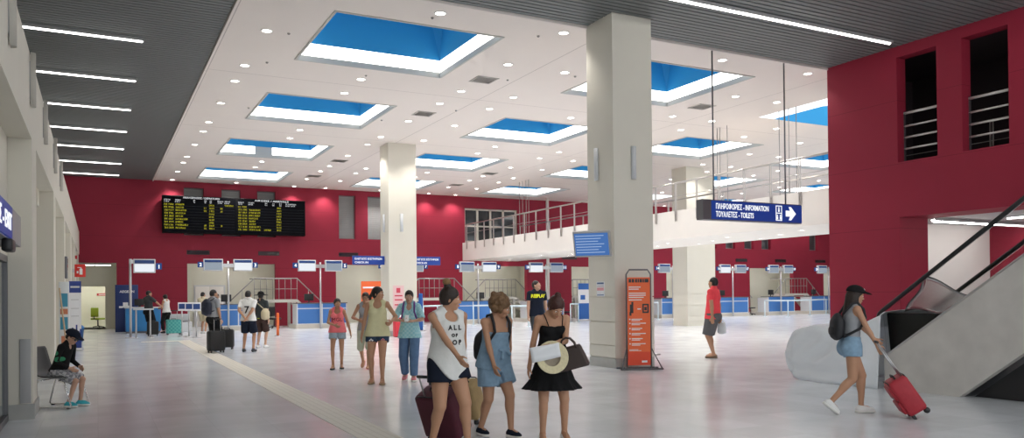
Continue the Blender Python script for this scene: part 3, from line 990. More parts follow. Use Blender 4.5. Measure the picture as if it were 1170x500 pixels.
sconce((9.58, 13.04, 3.78), 0, 'upright wall lamp on the front face of the big cream column')
sconce((9.1, 13.62, 3.80), -PI/2, 'upright wall lamp on the left face of the big cream column')
sconce((9.92, 27.75, 3.82), 0, 'upright wall lamp on the front face of the middle column')
sconce((9.43, 28.2, 3.82), -PI/2, 'upright wall lamp on the left face of the middle column')
for i, y in enumerate((8.7, 11.35, 14.0, 17.2, 20.0)):
    sconce((XL, y, 3.85), PI/2, 'upright wall lamp high on the left cream frieze, %s from the camera' % NTH[i], M_SCONCEB)

# ------------------------------------------------------------------ railings inside the right upper openings
M_LRAIL = mat('pale_rail_tube', (.72, .70, .68), .3)
for i, (a, b, nm) in enumerate(((11.05, 12.02, 'left'), (9.51, 10.48, 'right'))):
    t = thing('window_railing', 'pale four bar railing inside the %s opening of the right red wall' % nm, 'railing', (XR+.24, a, 4.42))
    for k, z in enumerate((.32, .58, .84, 1.14)):
        part('bar', M_LRAIL, t, lambda bm: tube(bm, [(0, .0, z), (0, b-a, z)], .022 if k < 3 else .03, 8))
    for yy in (0, b-a-.03): part('end_plate', M_DSTEEL, t, lambda bm: box(bm, -.02, .02, yy, yy+.03, 0, 1.18))

# ------------------------------------------------------------------ escalator
M_ESIDE = mat('stained_grey_steel_cladding', (.60, .57, .53), .5, noise=.2, nscale=3.0, metal=.0)
M_EGLASS = mat('escalator_glass', (.93, .95, .95), .02, trans=1.0, spec=.4)
M_EGLASS.node_tree.nodes['Principled BSDF'].inputs['IOR'].default_value = 1.15
M_RUB = mat('black_handrail_rubber', (.012, .012, .013), .35)
ex0, ex1 = 10.65, 12.0
SL = .70
# polyline helpers in (Y,z): rises towards the camera
def ramp(y, z0=.48, y0=8.14): return z0+(y0-y)*SL
YT = 2.4
t = thing('escalator', 'grey clad escalator with glass sides and black handrails beside red wall', 'escalator', (ex0, 0, 0))
def prism(bm, poly, xa, xb, mi=0):
    A = [bm.verts.new((xa, y, z)) for y, z in poly]; B = [bm.verts.new((xb, y, z)) for y, z in poly]
    bm.faces.new(A).material_index = mi; bm.faces.new(B[::-1]).material_index = mi
    n = len(poly)
    for i in range(n):
        f = bm.faces.new((A[i], A[(i+1) % n], B[(i+1) % n], B[i])); f.material_index = mi
for s, xx in (('near', 0.0), ('far', ex1-ex0-.12)):
    part('side_cladding', M_ESIDE, t, lambda bm: prism(bm, [(8.15, 0), (8.15, .47), (YT, ramp(YT)), (YT, ramp(YT)-1.05), (6.97, 0.0)], xx, xx+.12))
    part('glass_balustrade', M_EGLASS, t, lambda bm: prism(bm, [(8.15, .50), (8.2, 1.14), (YT, 1.19+(8.2-YT)*SL), (YT, ramp(YT)+.02)], xx+.055, xx+.067))
    part('handrail', M_RUB, t, lambda bm: tube(bm, [(xx+.06, 8.32, 1.02), (xx+.06, 8.27, 1.14), (xx+.06, 8.2, 1.2), (xx+.06, YT, 1.2+(8.2-YT)*SL)], .034, 8))
    part('deck_strip', M_STEEL, t, lambda bm: prism(bm, [(8.15, .47), (8.15, .50), (YT, ramp(YT)+.03), (YT, ramp(YT))], xx-.01, xx+.13))
part('step_band', M_DSTEEL, t, lambda bm: [box(bm, .12, ex1-ex0-.12, 8.14-(k+1)*.29, 8.14-k*.29, .02 if k < 2 else ramp(8.14-k*.29)-.75, ramp(8.14-k*.29)-.32+.0) for k in range(19)])
part('soffit', M_BLACK, t, lambda bm: prism(bm, [(6.97, 0.0), (YT, ramp(YT)-1.05), (YT, ramp(YT)-1.0), (6.97, .06)], .12, ex1-ex0-.12))  # black colour puts the shade of the underside into the surface
part('under_shade', M_BLACK, t, lambda bm: prism(bm, [(6.9, 0.0), (YT, ramp(YT)-1.08), (YT, 0)], .25, .32))  # black sheet added as the shade in the space below the escalator
# black triangular end panel behind the glass
part('end_panel', M_BLACK, t, lambda bm: prism(bm, [(8.2, 1.15), (8.14, .52), (7.42, 1.0), (7.42, 1.15)], .14, .3), 'black triangular end panel')
# clear plastic sheet left on the balustrade
M_PLASTIC = mat('clear_plastic_sheet', (.9, .9, .9), .25, trans=.85, spec=.5)
bm = bmesh.new()
N_ = 8
for i in range(N_):
    for j in range(N_):
        def P(u, v): return (.28+.25*u+.03*math.sin(5*v+3*u), 8.0-.55*u-.35*v+.04*math.sin(7*v), 1.17+.55*v*(1-.55*u)+.03*math.sin(6*u))
        quad(bm, [P(i/N_, j/N_), P((i+1)/N_, j/N_), P((i+1)/N_, (j+1)/N_), P(i/N_, (j+1)/N_)])
bmesh.ops.remove_doubles(bm, verts=bm.verts[:], dist=.001)
for f in bm.faces: f.smooth = True
o = obj('plastic_sheet', bm, M_PLASTIC, None, (ex0, 0, 0))
so = o.modifiers.new('thick', 'SOLIDIFY'); so.thickness = .004
tag(o, 'crumpled clear plastic sheet standing on the escalator end', 'plastic sheet')

# white tarpaulin over the lower landing
M_TARP = mat('white_tarpaulin', (.84, .87, .90), .55, noise=.03, nscale=3, spec=.3)
bm = bmesh.new()
NU, NV = 64, 40
rnd = random.Random(3)
def tarp(u, v):
    """u along the length (camera end first), v across from near floor edge over the top to far floor edge"""
    y = 8.16+(10.05-8.16)*u
    top = 1.16-.27*min(1, u/.33)**.7
    end = max(0, (u-.62)/.38)
    # rounded end profile
    zt, zb = top, 0.0
    if y > 9.55: zt = .46+(top-.46)*math.sqrt(max(0, 1-((y-9.55)/.5)**2.2))
    if y > 9.70: zb = .46*(1-math.sqrt(max(0, 1-((y-9.70)/.35)**2)))
    wx = 1.0
    a = v*3.0
    x0, x1 = ex0-.05, ex1+.05
    if a < 1: x, z = x0-.10*(1-a)*(1 if u < .9 else .4), a
    elif a < 2: x, z = x0+(a-1)*(x1-x0), 1+.03*math.sin(PI*(a-1))
    else: x, z = x1+.10*(a-2), 3-a
    fold = .018*math.sin(9*u+5*z+2*x)+.022*math.sin(23*u*(.4+z)+4*x)*(1-.3*z)
    fold += .035*math.exp(-((u*1.4-z*.9)*6)**2) - .03*math.exp(-((u*1.1+z*.6-.9)*7)**2)
    # slack folds: a long sag under the top edge, a tuck near the floor and creases fanning from the nose
    if a < 1:
        fold += .045*math.exp(-((z-.28-.10*u)/.07)**2)*(1-.5*u)-.035*math.exp(-((z-.16-.06*u)/.05)**2)
        for q_, (s0, w0) in enumerate(((.15, .05), (.45, .06), (.9, .05))):
            fold += .03*math.exp(-((z-(1-s0)+(u-.35)*.55)/w0)**2)*min(1, u*3)
    yy = y
    fold *= min(1, u*6)*min(1, max(0, (1-u)*9))
    return Vector((x-(fold if a < 1.5 else -fold*.6), yy+.3*fold, max(.002, zb+z*(zt-zb)+(fold*.5 if .2 < z else 0))))
G = [[bm.verts.new(tarp(i/NU, j/NV)) for j in range(NV+1)] for i in range(NU+1)]
for i in range(NU):
    for j in range(NV):
        f = bm.faces.new((G[i][j], G[i+1][j], G[i+1][j+1], G[i][j+1])); f.smooth = True
o = obj('tarpaulin', bm, M_TARP)
so = o.modifiers.new('thick', 'SOLIDIFY'); so.thickness = .006
tag(o, 'creased white tarpaulin wrapped over the foot of the escalator', 'tarpaulin')
# ------------------------------------------------------------------ signs
M_SIGNBLUE = mat('sign_blue_face', (.008, .035, .20), .35, emit=(.01, .05, .32), strength=.35)
M_SIGNW = emis('sign_white_lettering', (.95, .97, 1.0), 1.0)
M_PRINTW = mat('white_print', (.85, .85, .85), .6)
M_ORANGE = mat('orange_print', (.86, .145, .035), .5)
M_ORANGED = mat('orange_red_print', (.78, .07, .022), .5)
M_PAPER = mat('white_paper', (.82, .83, .85), .6)

# hanging information sign
t = thing('hanging_sign', 'blue hanging sign for information and toilets with white arrow', 'sign', (12.1, YF-.02, 3.15))
SW, SH = 3.08, .42
part('case', M_DSTEEL, t, lambda bm: (box(bm, -.02, .22, -.11, .11, -.02, SH+.02), box(bm, .22, SW, -.09, .11, -.02, 0), box(bm, .22, SW, -.09, .11, SH, SH+.02), box(bm, .22, SW, .02, .11, 0, SH)))
fp = part('face', M_SIGNBLUE, t, lambda bm: box(bm, .22, SW, -.10, .019, 0, SH))
bm = bmesh.new()
add_text(bm, 'ΠΛΗΡΟΦΟΡΙΕΣ - INFORMATION', .17, face_ny(.36, -.103, .24), .004, 'LEFT', 1.62, .003)
add_text(bm, 'ΤΟΥΑΛΕΤΕΣ - TOILETS', .17, face_ny(.36, -.103, .06), .004, 'LEFT', 1.15, .003)
# pictogram box
for a in ((2.22, 2.24, .03, .39), (2.40, 2.42, .03, .39), (2.22, 2.42, .03, .05), (2.22, 2.42, .20, .22), (2.22, 2.42, .37, .39)): box(bm, a[0], a[1], -.104, -.1, a[2], a[3])
for cx, cz in ((2.27, .11), (2.37, .11), (2.32, .29)):
    box(bm, cx-.022, cx+.022, -.104, -.1, cz-.05, cz+.02); lathe(bm, [(.001, 0), (.02, 0), (.02, .004)], 10, M=face_ny(cx, -.1, cz+.045))
# arrow
pts = [(2.54, .14), (2.68, .14), (2.64, .05), (2.72, .05), (2.88, .21), (2.72, .37), (2.64, .37), (2.68, .28), (2.54, .28)]
A_ = [bm.verts.new((x, -.104, z)) for x, z in pts]
for q in ((0, 1, 7, 8), (1, 2, 3, 4), (7, 1, 4, 4), (4, 5, 6, 7)):
    q = list(dict.fromkeys(q))
    bm.faces.new([A_[i] for i in q])
obj('lettering', bm, M_SIGNW, fp)
for x in (.42, 2.68):
    part('suspension_rod', M_DSTEEL, t, lambda bm: tube(bm, [(x, .03, SH+.02), (x, .03, ZC-3.15)], .018, 8))

# EXIT sign on the left
t = thing('exit_sign', 'blue lit exit sign above the glazed doors on the left', 'sign', (XL, 8.2, 2.05))
part('case', M_PAINTSTEEL, t, lambda bm: box(bm, -.26, .0, -1.9, 1.75, 0, .32))
fp = part('face', M_SIGNBLUE, t, lambda bm: box(bm, 0, .02, -1.9, .55, .01, .30))
bm = bmesh.new(); add_text(bm, 'ΕΞΟΔΟΣ - EXIT', .21, face_px(.023, -1.63, .08), .004, 'LEFT', 2.05, .004); obj('lettering', bm, M_SIGNW, fp)
part('motion_sensor', M_BLACK, t, lambda bm: rbox(bm, -.04, .05, .2, .5, -.12, -.005, .02))

# blue signs on both sides of the middle column
for x0, x1, nm in ((8.2, 9.40, 'left'), (10.53, 11.62, 'right')):
    t = thing('hanging_sign', 'small blue check-in sign on the %s side of the middle column' % nm, 'sign', (x0, 28.2, 2.62))
    w_ = x1-x0
    fp = part('face', M_SIGNBLUE, t, lambda bm: rbox(bm, 0, w_, -.04, .04, 0, .32, .01))
    part('bracket', M_STEEL, t, lambda bm: box(bm, w_-.02 if nm == 'left' else -.03, w_+.03 if nm == 'left' else .02, -.03, .03, .1, .22))
    bm = bmesh.new(); add_text(bm, 'ΕΛΕΓΧΟΣ ΕΙΣΙΤΗΡΙΩΝ', .095, face_ny(.07, -.043, .18), .003, 'LEFT', w_*.85, .002); add_text(bm, 'CHECK-IN', .095, face_ny(.07, -.043, .05), .003, 'LEFT', w_*.42, .002)
    obj('lettering', bm, M_SIGNW, fp)

# red fire sign
t = thing('fire_sign', 'small red fire extinguisher sign sticking out from the left wall', 'sign', (XL, 29.9, 2.2))
part('plate', mat('fire_sign_red', (.72, .03, .02), .5), t, lambda bm: rbox(bm, .06, .38, -.01, .01, 0, .42, .008))
part('bracket', M_STEEL, t, lambda bm: box(bm, -.0, .06, -.008, .008, .15, .27))
bm = bmesh.new(); rbox(bm, .20, .29, -.018, -.011, .08, .27, .006); box(bm, .225, .265, -.018, -.011, .27, .31); box(bm, .14, .24, -.018, -.011, .30, .325); box(bm, .12, .17, -.018, -.011, .12, .2); obj('pictogram', bm, M_PRINTW, t)
t = thing('fire_alarm', 'small red alarm button on the left wall', 'alarm', (XL, 24.5+8.9, 2.95)); 
part('case', mat('alarm_red', (.6, .02, .02), .4), t, lambda bm: rbox(bm, 0, .07, 0, .13, 0, .13, .015))
part('button', M_PRINTW, t, lambda bm: lathe(bm, [(.03, 0), (.03, .012), (.001, .014)], 10, M=face_px(.07, .065, .065)))
t = thing('wall_box', 'dark slim wall box on the third cream pier at left', 'wall box', (XL, 22.75, 2.0))
part('case', M_DSTEEL, t, lambda bm: rbox(bm, 0, .06, 0, .35, 0, .55, .01)); part('window', M_DGLASS, t, lambda bm: box(bm, .06, .064, .05, .3, .2, .5))

# map poster on a stand and roll-up banner by the left wall
t = thing('poster_stand', 'pale poster stand with blue map picture and wooden strut by left wall', 'poster', (-.82, 21.9, 0))
pp = part('poster', mat('pale_poster', (.66, .70, .72), .5), t, lambda bm: rbox(bm, -.0, .22, 0, .04, .12, 1.9, .01))
bm = bmesh.new()
for a, b, c, d, mi in ((.03, .19, 1.3, 1.62, 0), (.03, .19, 1.12, 1.25, 1), (.03, .19, .75, 1.05, 0), (.05, .15, .3, .6, 1)): box(bm, a, b, -.004, 0, c, d, mi)
obj('picture', bm, [mat('map_blue', (.05, .28, .42), .5), mat('map_orange', (.55, .2, .10), .5)], pp)
part('strut', mat('light_wood_strut', (.52, .38, .24), .6, noise=.2), t, lambda bm: (tube(bm, [(.02, -.05, 1.75), (.2, -.14, 0)], .02, 6), tube(bm, [(.02, .08, 1.7), (.1, .42, 0)], .016, 6)))
t = thing('roll_up_banner', 'white roll-up banner with navy top and blue skyline by left wall', 'banner', (-.72, 26.0, 0))
part('base', M_STEEL, t, lambda bm: rbox(bm, -.02, .34, -.1, .1, 0, .08, .02))
bp = part('banner', M_PAPER, t, lambda bm: box(bm, 0, .31, -.006, .006, .08, 2.0))
bm = bmesh.new(); box(bm, 0, .31, -.009, -.006, 1.66, 1.99); box(bm, 0, .31, -.009, -.006, .08, .34)
for i, (a, h_) in enumerate(((.02, .52), (.07, .66), (.12, .48), (.17, .74), (.22, .56), (.27, .62))): box(bm, a, a+.04, -.009, -.006, .34, h_)
obj('skyline_print', bm, mat('banner_navy', (.02, .05, .26), .5), bp)
bm = bmesh.new(); box(bm, .04, .27, -.0095, -.0065, 1.8, 1.85)
for z in (1.45, 1.2, .98): box(bm, .05, .25, -.0095, -.0065, z, z+.02)
for f in bm.faces: pass
obj('print', bm, M_STEEL, bp)
t = thing('waste_bin', 'blue waste bin standing by the left wall', 'bin', (-.56, 31.5, 0))
part('bucket', mat('blue_bin_plastic', (.015, .10, .30), .4), t, lambda bm: lathe(bm, [(.11, 0), (.14, .42), (.15, .43)], 16, mi=0))
part('lid', mat('blue_bin_lid', (.02, .16, .42), .4), t, lambda bm: lathe(bm, [(.155, .43), (.155, .49), (.10, .56), (.001, .57)], 16))

# ------------------------------------------------------------------ left desk
t = thing('display_wall', 'dark blue free-standing panel with white lettering behind left desk', 'panel', (.68, 38.3, 0))
part('panel', mat('deep_blue_panel', (.010, .03, .14), .4), t, lambda bm: rbox(bm, 0, .90, 0, .08, .02, 2.06, .01))
part('foot', M_STEEL, t, lambda bm: box(bm, .05, .85, -.2, .28, 0, .02))
bm = bmesh.new(); add_text(bm, 'AEGEAN', .14, face_ny(.17, -.004, 1.72), .003, 'LEFT', .58, .003)
for a, b, c, d in ((.3, .5, 1.08, 1.3), (.5, .65, 1.08, 1.16), (.15, .3, 1.06, 1.14)): box(bm, a, b, -.004, 0, c, d)
obj('lettering', bm, M_PRINTW, t)
t = thing('ticket_desk', 'bright blue ticket desk with pale top at far left', 'counter', (1.05, 37.1, 0))
part('front_panel', mat('bright_blue_desk', (.03, .22, .52), .4), t, lambda bm: rbox(bm, 0, 1.35, 0, .7, .08, 1.05, .01))
part('top', M_CNTL, t, lambda bm: rbox(bm, -.04, 1.39, -.05, .75, 1.05, 1.10, .008))
part('plinth', M_DSTEEL, t, lambda bm: box(bm, .03, 1.32, .03, .68, 0, .08))
part('monitor', M_BLACK, t, lambda bm: (rbox(bm, .35, .75, .4, .45, 1.17, 1.45, .01), box(bm, .5, .6, .36, .5, 1.10, 1.18)))
t = thing('baggage_scale', 'low pale baggage scale beside the left ticket desk', 'scale', (2.72, 37.3, 0))
part('body', M_CNTL, t, lambda bm: rbox(bm, 0, .95, 0, 1.0, 0, .42, .02)); part('belt', M_DSTEEL, t, lambda bm: rbox(bm, .08, .87, .04, .96, .42, .46, .01)); part('ledge', M_CNTL, t, lambda bm: rbox(bm, 0, .95, 1.0, 1.2, 0, .75, .02))

# queue signs
for i, (px, py, nm) in enumerate(((208, 384, 'left of three'), (216, 384.7, 'middle of three'), (224.5, 385.5, 'right of three'))):
    x, y = ground(px, py)
    t = thing('queue_sign', 'slim queue stand with blue and white card head, %s beside the backpack man' % nm, 'queue sign', (x, y, 0), 0, 'queue sign stands')
    part('base', M_STEEL, t, lambda bm: lathe(bm, [(.17, 0), (.17, .012), (.04, .035)], 16))
    part('pole', M_STEEL, t, lambda bm: tube(bm, [(0, 0, .02), (0, 0, 1.0)], .028, 8))
    hd = part('card_head', M_PAPER, t, lambda bm: rbox(bm, -.14, .16, -.02, .02, .98, 1.30, .01))
    bm = bmesh.new(); box(bm, -.11, .13, -.024, -.02, 1.05, 1.25); obj('blue_print', bm, M_NAVY, hd)

# orange bollard post
x, y = ground(317.5, 384)
t = thing('barrier_post', 'orange barrier post standing right of the black sun hat', 'post', (x, y, 0))
part('pole', mat('orange_plastic', (.85, .16, .03), .45), t, lambda bm: tube(bm, [(0, 0, .02), (0, 0, .82), (0, 0, .88)], [.05, .05, .035], 12))
part('base', M_STEEL, t, lambda bm: lathe(bm, [(.14, 0), (.14, .02), (.05, .04)], 16))

# ------------------------------------------------------------------ things on and beside the big column
t = thing('wall_screen', 'flat information screen on an arm at the left face of the big column', 'screen', (8.72, 13.22, 2.20))
part('arm', M_BLACK, t, lambda bm: (box(bm, -.06, .06, .06, .36, .2, .34), box(bm, -.12, .12, .06, .09, .12, .42)))
sf = part('frame', M_PAINTSTEEL, t, lambda bm: rbox(bm, -.44, .44, -.04, .06, -.0, .58, .015))
bm = bmesh.new(); box(bm, -.40, .40, -.046, -.04, .04, .54); obj('screen', bm, emis('screen_blue', (.07, .17, .44), .9), sf)
bm = bmesh.new()
for i in range(7): box(bm, -.37, .30-.07*(i % 3), -.049, -.046, .475-i*.062, .49-i*.062)
obj('timetable_rows', bm, emis('screen_text', (.5, .65, .95), .7), sf)
t.rotation_euler = (math.radians(17), 0, math.radians(-50)); t.scale = (.86, .86, .9); t.location.z = 2.22
t = thing('notice', 'small paper notice on the left face of the big column', 'notice', (9.1, 13.62, 1.43))
part('paper', M_PAPER, t, lambda bm: box(bm, -.006, 0, -.22, .06, 0, .30))
def _nt(bm):
    for z, h_, mi in ((.25, .035, 0), (.12, .06, 1), (.02, .02, 0), (.20, .02, 2)): box(bm, -.009, -.006, -.2, .04, z, z+h_, mi)
part('print', [mat('notice_blue', (.10, .16, .30), .6), mat('notice_pink', (.75, .35, .38), .6), mat('notice_grey', (.5, .5, .52), .6)], t, _nt)
# orange banner on steel stand
x, y = ground(730.5, 421.5)
t = thing('banner_stand', 'tall orange notice board on a steel stand in front of the big column', 'banner', (x, y, 0), math.radians(-20))
bw = .245
def _frm(bm):
    tube(bm, [(-bw, 0, .03), (-bw, 0, 1.86), (-bw+.06, 0, 1.95), (bw-.06, 0, 1.95), (bw, 0, 1.86), (bw, 0, .03)], .016, 8)
    tube(bm, [(-bw-.18, .12, .02), (bw+.18, .12, .02)], .016, 8); tube(bm, [(-bw-.18, -.2, .02), (bw+.18, -.2, .02)], .016, 8)
    for s in (-1, 1):
        tube(bm, [(s*(bw+.1), .12, .02), (s*(bw+.06), -.2, .02)], .016, 8); tube(bm, [(s*bw, 0, .42), (s*(bw+.16), -.2, .02)], .012, 8)
        tube(bm, [(s*bw, 0, .03), (s*bw, .12, .02)], .012, 6)
part('stand', M_DSTEEL, t, _frm)
pnl = part('panel', M_ORANGE, t, lambda bm: box(bm, -bw+.016, bw-.016, -.012, .004, .08, 1.80))
bm = bmesh.new()
for i, (z, wd) in enumerate(((1.60, .24), (1.56, .2), (1.48, .34), (1.44, .34), (1.40, .3), (1.35, .26))): box(bm, -.2, -.2+wd, -.0145, -.012, z, z+.018)
for z in (.98, .90, .80, .70, .60, .50):
    lathe(bm, [(.001, 0), (.014, 0), (.014, .003)], 10, M=face_ny(-.185, -.012, z)); box(bm, -.15, .1+.04*math.sin(z*30), -.0145, -.012, z-.008, z+.008); box(bm, -.15, .02, -.0145, -.012, z-.034, z-.02)
box(bm, -.2, -.02, -.0145, -.012, .38, .39); box(bm, -.2, .04, -.0145, -.012, .36, .37)
box(bm, .05, .16, -.0145, -.012, .13, .17); box(bm, -.03, .04, -.0145, -.012, 1.17, 1.19)
obj('white_print', bm, M_PRINTW, pnl)
bm = bmesh.new()
for a, b in ((-.2, -.15), (-.14, -.09), (-.07, -.03), (-.02, .01), (.02, .07), (.08, .11), (.12, .2)): box(bm, a, b, -.0145, -.012, 1.70, 1.77)
rbox(bm, -.18, -.11, -.0145, -.012, 1.10, 1.27, .003); box(bm, -.19, -.15, -.0145, -.012, 1.05, 1.12); box(bm, -.15, -.11, -.0145, -.012, 1.25, 1.32)
for a in ((.07, .2, 1.10, 1.13), (.07, .2, 1.25, 1.28), (.07, .1, 1.13, 1.25), (.17, .2, 1.13, 1.25), (.11, .16, 1.15, 1.22)): box(bm, a[0], a[1], -.0145, -.012, a[2], a[3])
obj('black_pictogram', bm, M_PRINTB if 'M_PRINTB' in globals() else M_BLACK, pnl)
bm = bmesh.new(); box(bm, -bw+.016, bw-.016, -.0135, -.0121, .08, .34); obj('lower_field', bm, M_ORANGED, pnl)
# floor hook behind
t = thing('floor_valve', 'small grey pipe stub at the foot of the big column', 'pipe', (10.12, 13.2, 0))
part('pipe', M_STEEL, t, lambda bm: tube(bm, [(0, 0, 0), (0, 0, .16), (.1, 0, .22), (.2, 0, .22)], .02, 8)); part('flange', M_STEEL, t, lambda bm: lathe(bm, [(.05, 0), (.05, .02), (.02, .03)], 12))

# small things by the middle column
t = thing('banner_stand', 'orange roll-up banner in front of the niche left of middle column', 'banner', (10.75, 35.6, 0))
part('base', M_STEEL, t, lambda bm: rbox(bm, -.02, 1.1, -.12, .12, 0, .09, .02))
bn = part('banner', M_ORANGE, t, lambda bm: box(bm, 0, 1.08, -.008, .008, .09, 2.15))
bm = bmesh.new(); box(bm, .08, 1.0, -.012, -.008, 1.82, 1.9); box(bm, .2, .9, -.012, -.008, 1.2, 1.26); box(bm, .2, .8, -.012, -.008, 1.0, 1.05); obj('white_print', bm, M_PRINTW, bn)
t = thing('red_bin', 'small red bin at the foot of the middle column', 'bin', (9.55, 27.2, 0))
part('box', mat('red_bin_plastic', (.62, .03, .05), .5), t, lambda bm: rbox(bm, -.14, .14, -.14, .14, .02, .70, .02)); part('lid', M_PRINTW, t, lambda bm: rbox(bm, -.15, .15, -.15, .15, .70, .76, .02)); part('foot', M_BLACK, t, lambda bm: box(bm, -.12, .12, -.12, .12, 0, .02))
t = thing('notice', 'pink notice on the front face of the middle column', 'notice', (9.75, 27.75, 1.0))
part('paper', mat('pink_notice_paper', (.78, .52, .52), .6), t, lambda bm: box(bm, -.18, .24, -.008, 0, 0, .85)); part('print', mat('red_notice_print', (.6, .06, .1), .6), t, lambda bm: [box(bm, -.12, .18, -.011, -.008, z, z+.05) for z in (.12, .3, .45)]+[box(bm, -.05, .1, -.011, -.008, .58, .76)])
x, y = ground(481, 378)
t = thing('barrier_post', 'blue post right of the person in the checked shirt', 'post', (x, y, 0))
part('pole', mat('blue_post_paint', (.01, .09, .36), .4), t, lambda bm: tube(bm, [(0, 0, .02), (0, 0, 1.5), (0, 0, 1.56)], [.09, .09, .07], 12)); part('base', M_STEEL, t, lambda bm: lathe(bm, [(.2, 0), (.2, .02), (.09, .04)], 16))
x, y = ground(667, 366)
t = thing('roll_up_banner', 'blue and white roll-up banner left of the big column, far back', 'banner', (x, y, 0))
part('base', M_STEEL, t, lambda bm: rbox(bm, -.36, .36, -.1, .1, 0, .08, .02))
bp = part('banner', M_PAPER, t, lambda bm: box(bm, -.34, .34, -.008, .008, .08, 2.05))
bm = bmesh.new(); box(bm, -.34, .34, -.012, -.008, .08, .95); box(bm, -.34, .34, -.012, -.008, 1.7, 2.04); box(bm, -.2, .1, -.012, -.008, 1.15, 1.4); obj('blue_print', bm, mat('rollup_blue', (.02, .13, .46), .5), bp)

w = thing('door_1', 'white double door at the back of the first pale niche', 'door', (4.35, YB+1.98, 0)); w['kind'] = 'structure'
part('frame', M_CNTL, w, lambda bm: (box(bm, 0, .06, -.05, 0, 0, 2.1), box(bm, 1.44, 1.5, -.05, 0, 0, 2.1), box(bm, .06, 1.44, -.05, 0, 2.04, 2.1)))
for k in (0, 1): part('leaf', M_WHITE, w, lambda bm: rbox(bm, .07+k*.69, .74+k*.69, -.04, 0, .01, 2.03, .005))
for k in (.70, .80): part('handle', M_STEEL, w, lambda bm: tube(bm, [(k, -.07, .95), (k, -.07, 1.15)], .012, 6))
# ------------------------------------------------------------------ white queue barriers
M_BARW = mat('pale_blue_barrier_paint', (.62, .74, .80), .4)
def barrier(pts, label, h=.95):
    P = [ground(*p) for p in pts]
    x0, y0 = P[0]
    t = thing('queue_barrier', label, 'barrier', (x0, y0, 0), 0, 'pale queue barriers in front of the counters')
    L = [(x-x0, y-y0) for x, y in P]
    part('top_rail', M_BARW, t, lambda bm: tube(bm, [(x, y, h) for x, y in L], .04, 8))
    for x, y in L:
        part('post', M_BARW, t, lambda bm: (tube(bm, [(x, y, .01), (x, y, h)], .03, 8), lathe(bm, [(.14, 0), (.14, .012), (.03, .02)], 12, (x, y, 0))))
barrier([(874, 361.5), (900.5, 362), (925.5, 360.5), (944, 358.5)], 'pale queue barrier beside the right red wall')
barrier([(744, 366), (752, 365)], 'short pale queue barrier right of the big column')
barrier([(541, 371.5), (561, 371), (585, 373.5), (604, 373)], 'pale queue barrier behind the woman in denim')
barrier([(484, 372), (500, 371), (515, 370.5)], 'pale queue barrier right of the blue post')
barrier([(652, 368), (661, 367.5)], 'short pale queue barrier left of the big column')

# office chairs
M_CHB = cloth('black_chair_fabric', (.012, .012, .014)) if 'cloth' in globals() else M_BLACK
def office_chair(x, y, z, rz, m, label, cat='chair'):
    t = thing('office_chair', label, cat, (x, y, z), rz)
    part('seat', m, t, lambda bm: rbox(bm, -.24, .24, -.24, .24, .42, .50, .03))
    part('backrest', m, t, lambda bm: rbox(bm, -.21, .21, .21, .27, .56, 1.02, .03))
    part('back_bar', M_BLACK, t, lambda bm: tube(bm, [(0, .1, .41), (0, .27, .46), (0, .27, .62)], .02, 6))
    part('column', M_BLACK, t, lambda bm: tube(bm, [(0, 0, .10), (0, 0, .43)], .028, 8))
    part('foot_star', M_BLACK, t, lambda bm: [tube(bm, [(0, 0, .11), (.27*math.cos(a), .27*math.sin(a), .06)], .02, 6) for a in [2*PI*i/5 for i in range(5)]])
    for i in range(5):
        a = 2*PI*i/5
        part('castor', M_BLACK, t, lambda bm: ellipsoid(bm, (.27*math.cos(a), .27*math.sin(a), .032), (.03, .03, .03), 8, 6))
office_chair(.02, 44.9, 0, 2.5, mat('lime_chair_fabric', (.33, .45, .03), .7), 'lime green office chair in the pale room behind the passage')
for x, nm in ((7.3, 'right of the first blue counter'), (36.4, 'right of the counter beside the man in red'), (37.0, 'second right of the counter beside the man in red'), (40.4, 'left of the last blue counter'), (23.2, 'right of the counter behind the navy t-shirt'), (18.9, 'right of the counter behind the nearest women')):
    office_chair(x, 38.0, 0, .4, M_BLACK, 'black office chair, %s' % nm)
t = thing('notice', 'small red notice on the wall of the pale room', 'notice', (.28, YB+5.49, 1.62))
part('board', mat('red_notice_board', (.65, .05, .04), .6), t, lambda bm: box(bm, -.3, .3, -.01, 0, 0, .12)); part('print', M_PRINTW, t, lambda bm: box(bm, -.22, .22, -.013, -.01, .04, .08))
# ------------------------------------------------------------------ implicit surfaces for bodies and clothes
def V(*a): return np.array(a, float)


def rotx(a): c, s = math.cos(a), math.sin(a); return np.array([[1, 0, 0], [0, c, -s], [0, s, c]])
def roty(a): c, s = math.cos(a), math.sin(a); return np.array([[c, 0, s], [0, 1, 0], [-s, 0, c]])
def rotz(a): c, s = math.cos(a), math.sin(a); return np.array([[c, -s, 0], [s, c, 0], [0, 0, 1]])


def cone(a, b, ra, rb, k=.015, cap=None, flat=None):
    """tapered limb; cap=True cuts it square at b; flat=(axis vector, factor) squashes the section"""
    return dict(t='c', a=np.array(a, float), b=np.array(b, float), ra=ra, rb=rb, k=k, cap=cap)


def ell(c, r, R=None, k=.02):
    return dict(t='e', c=np.array(c, float), r=np.array(r, float), R=R, k=k)


def rb(c, h, R=None, rd=.01, k=.01):
    return dict(t='b', c=np.array(c, float), h=np.array(h, float), R=R, rd=rd, k=k)


def fn(f, lo, hi, k=.01):
    return dict(t='f', f=f, lo=np.array(lo, float), hi=np.array(hi, float), k=k)


def grow(prims, d):
    out = []
    for p in prims:
        q = dict(p)
        if q['t'] == 'c': q['ra'] = q['ra']+d; q['rb'] = q['rb']+d
        elif q['t'] == 'e': q['r'] = q['r']+d
        elif q['t'] == 'b': q['rd'] = q['rd']+d; q['h'] = q['h']+d
        out.append(q)
    return out


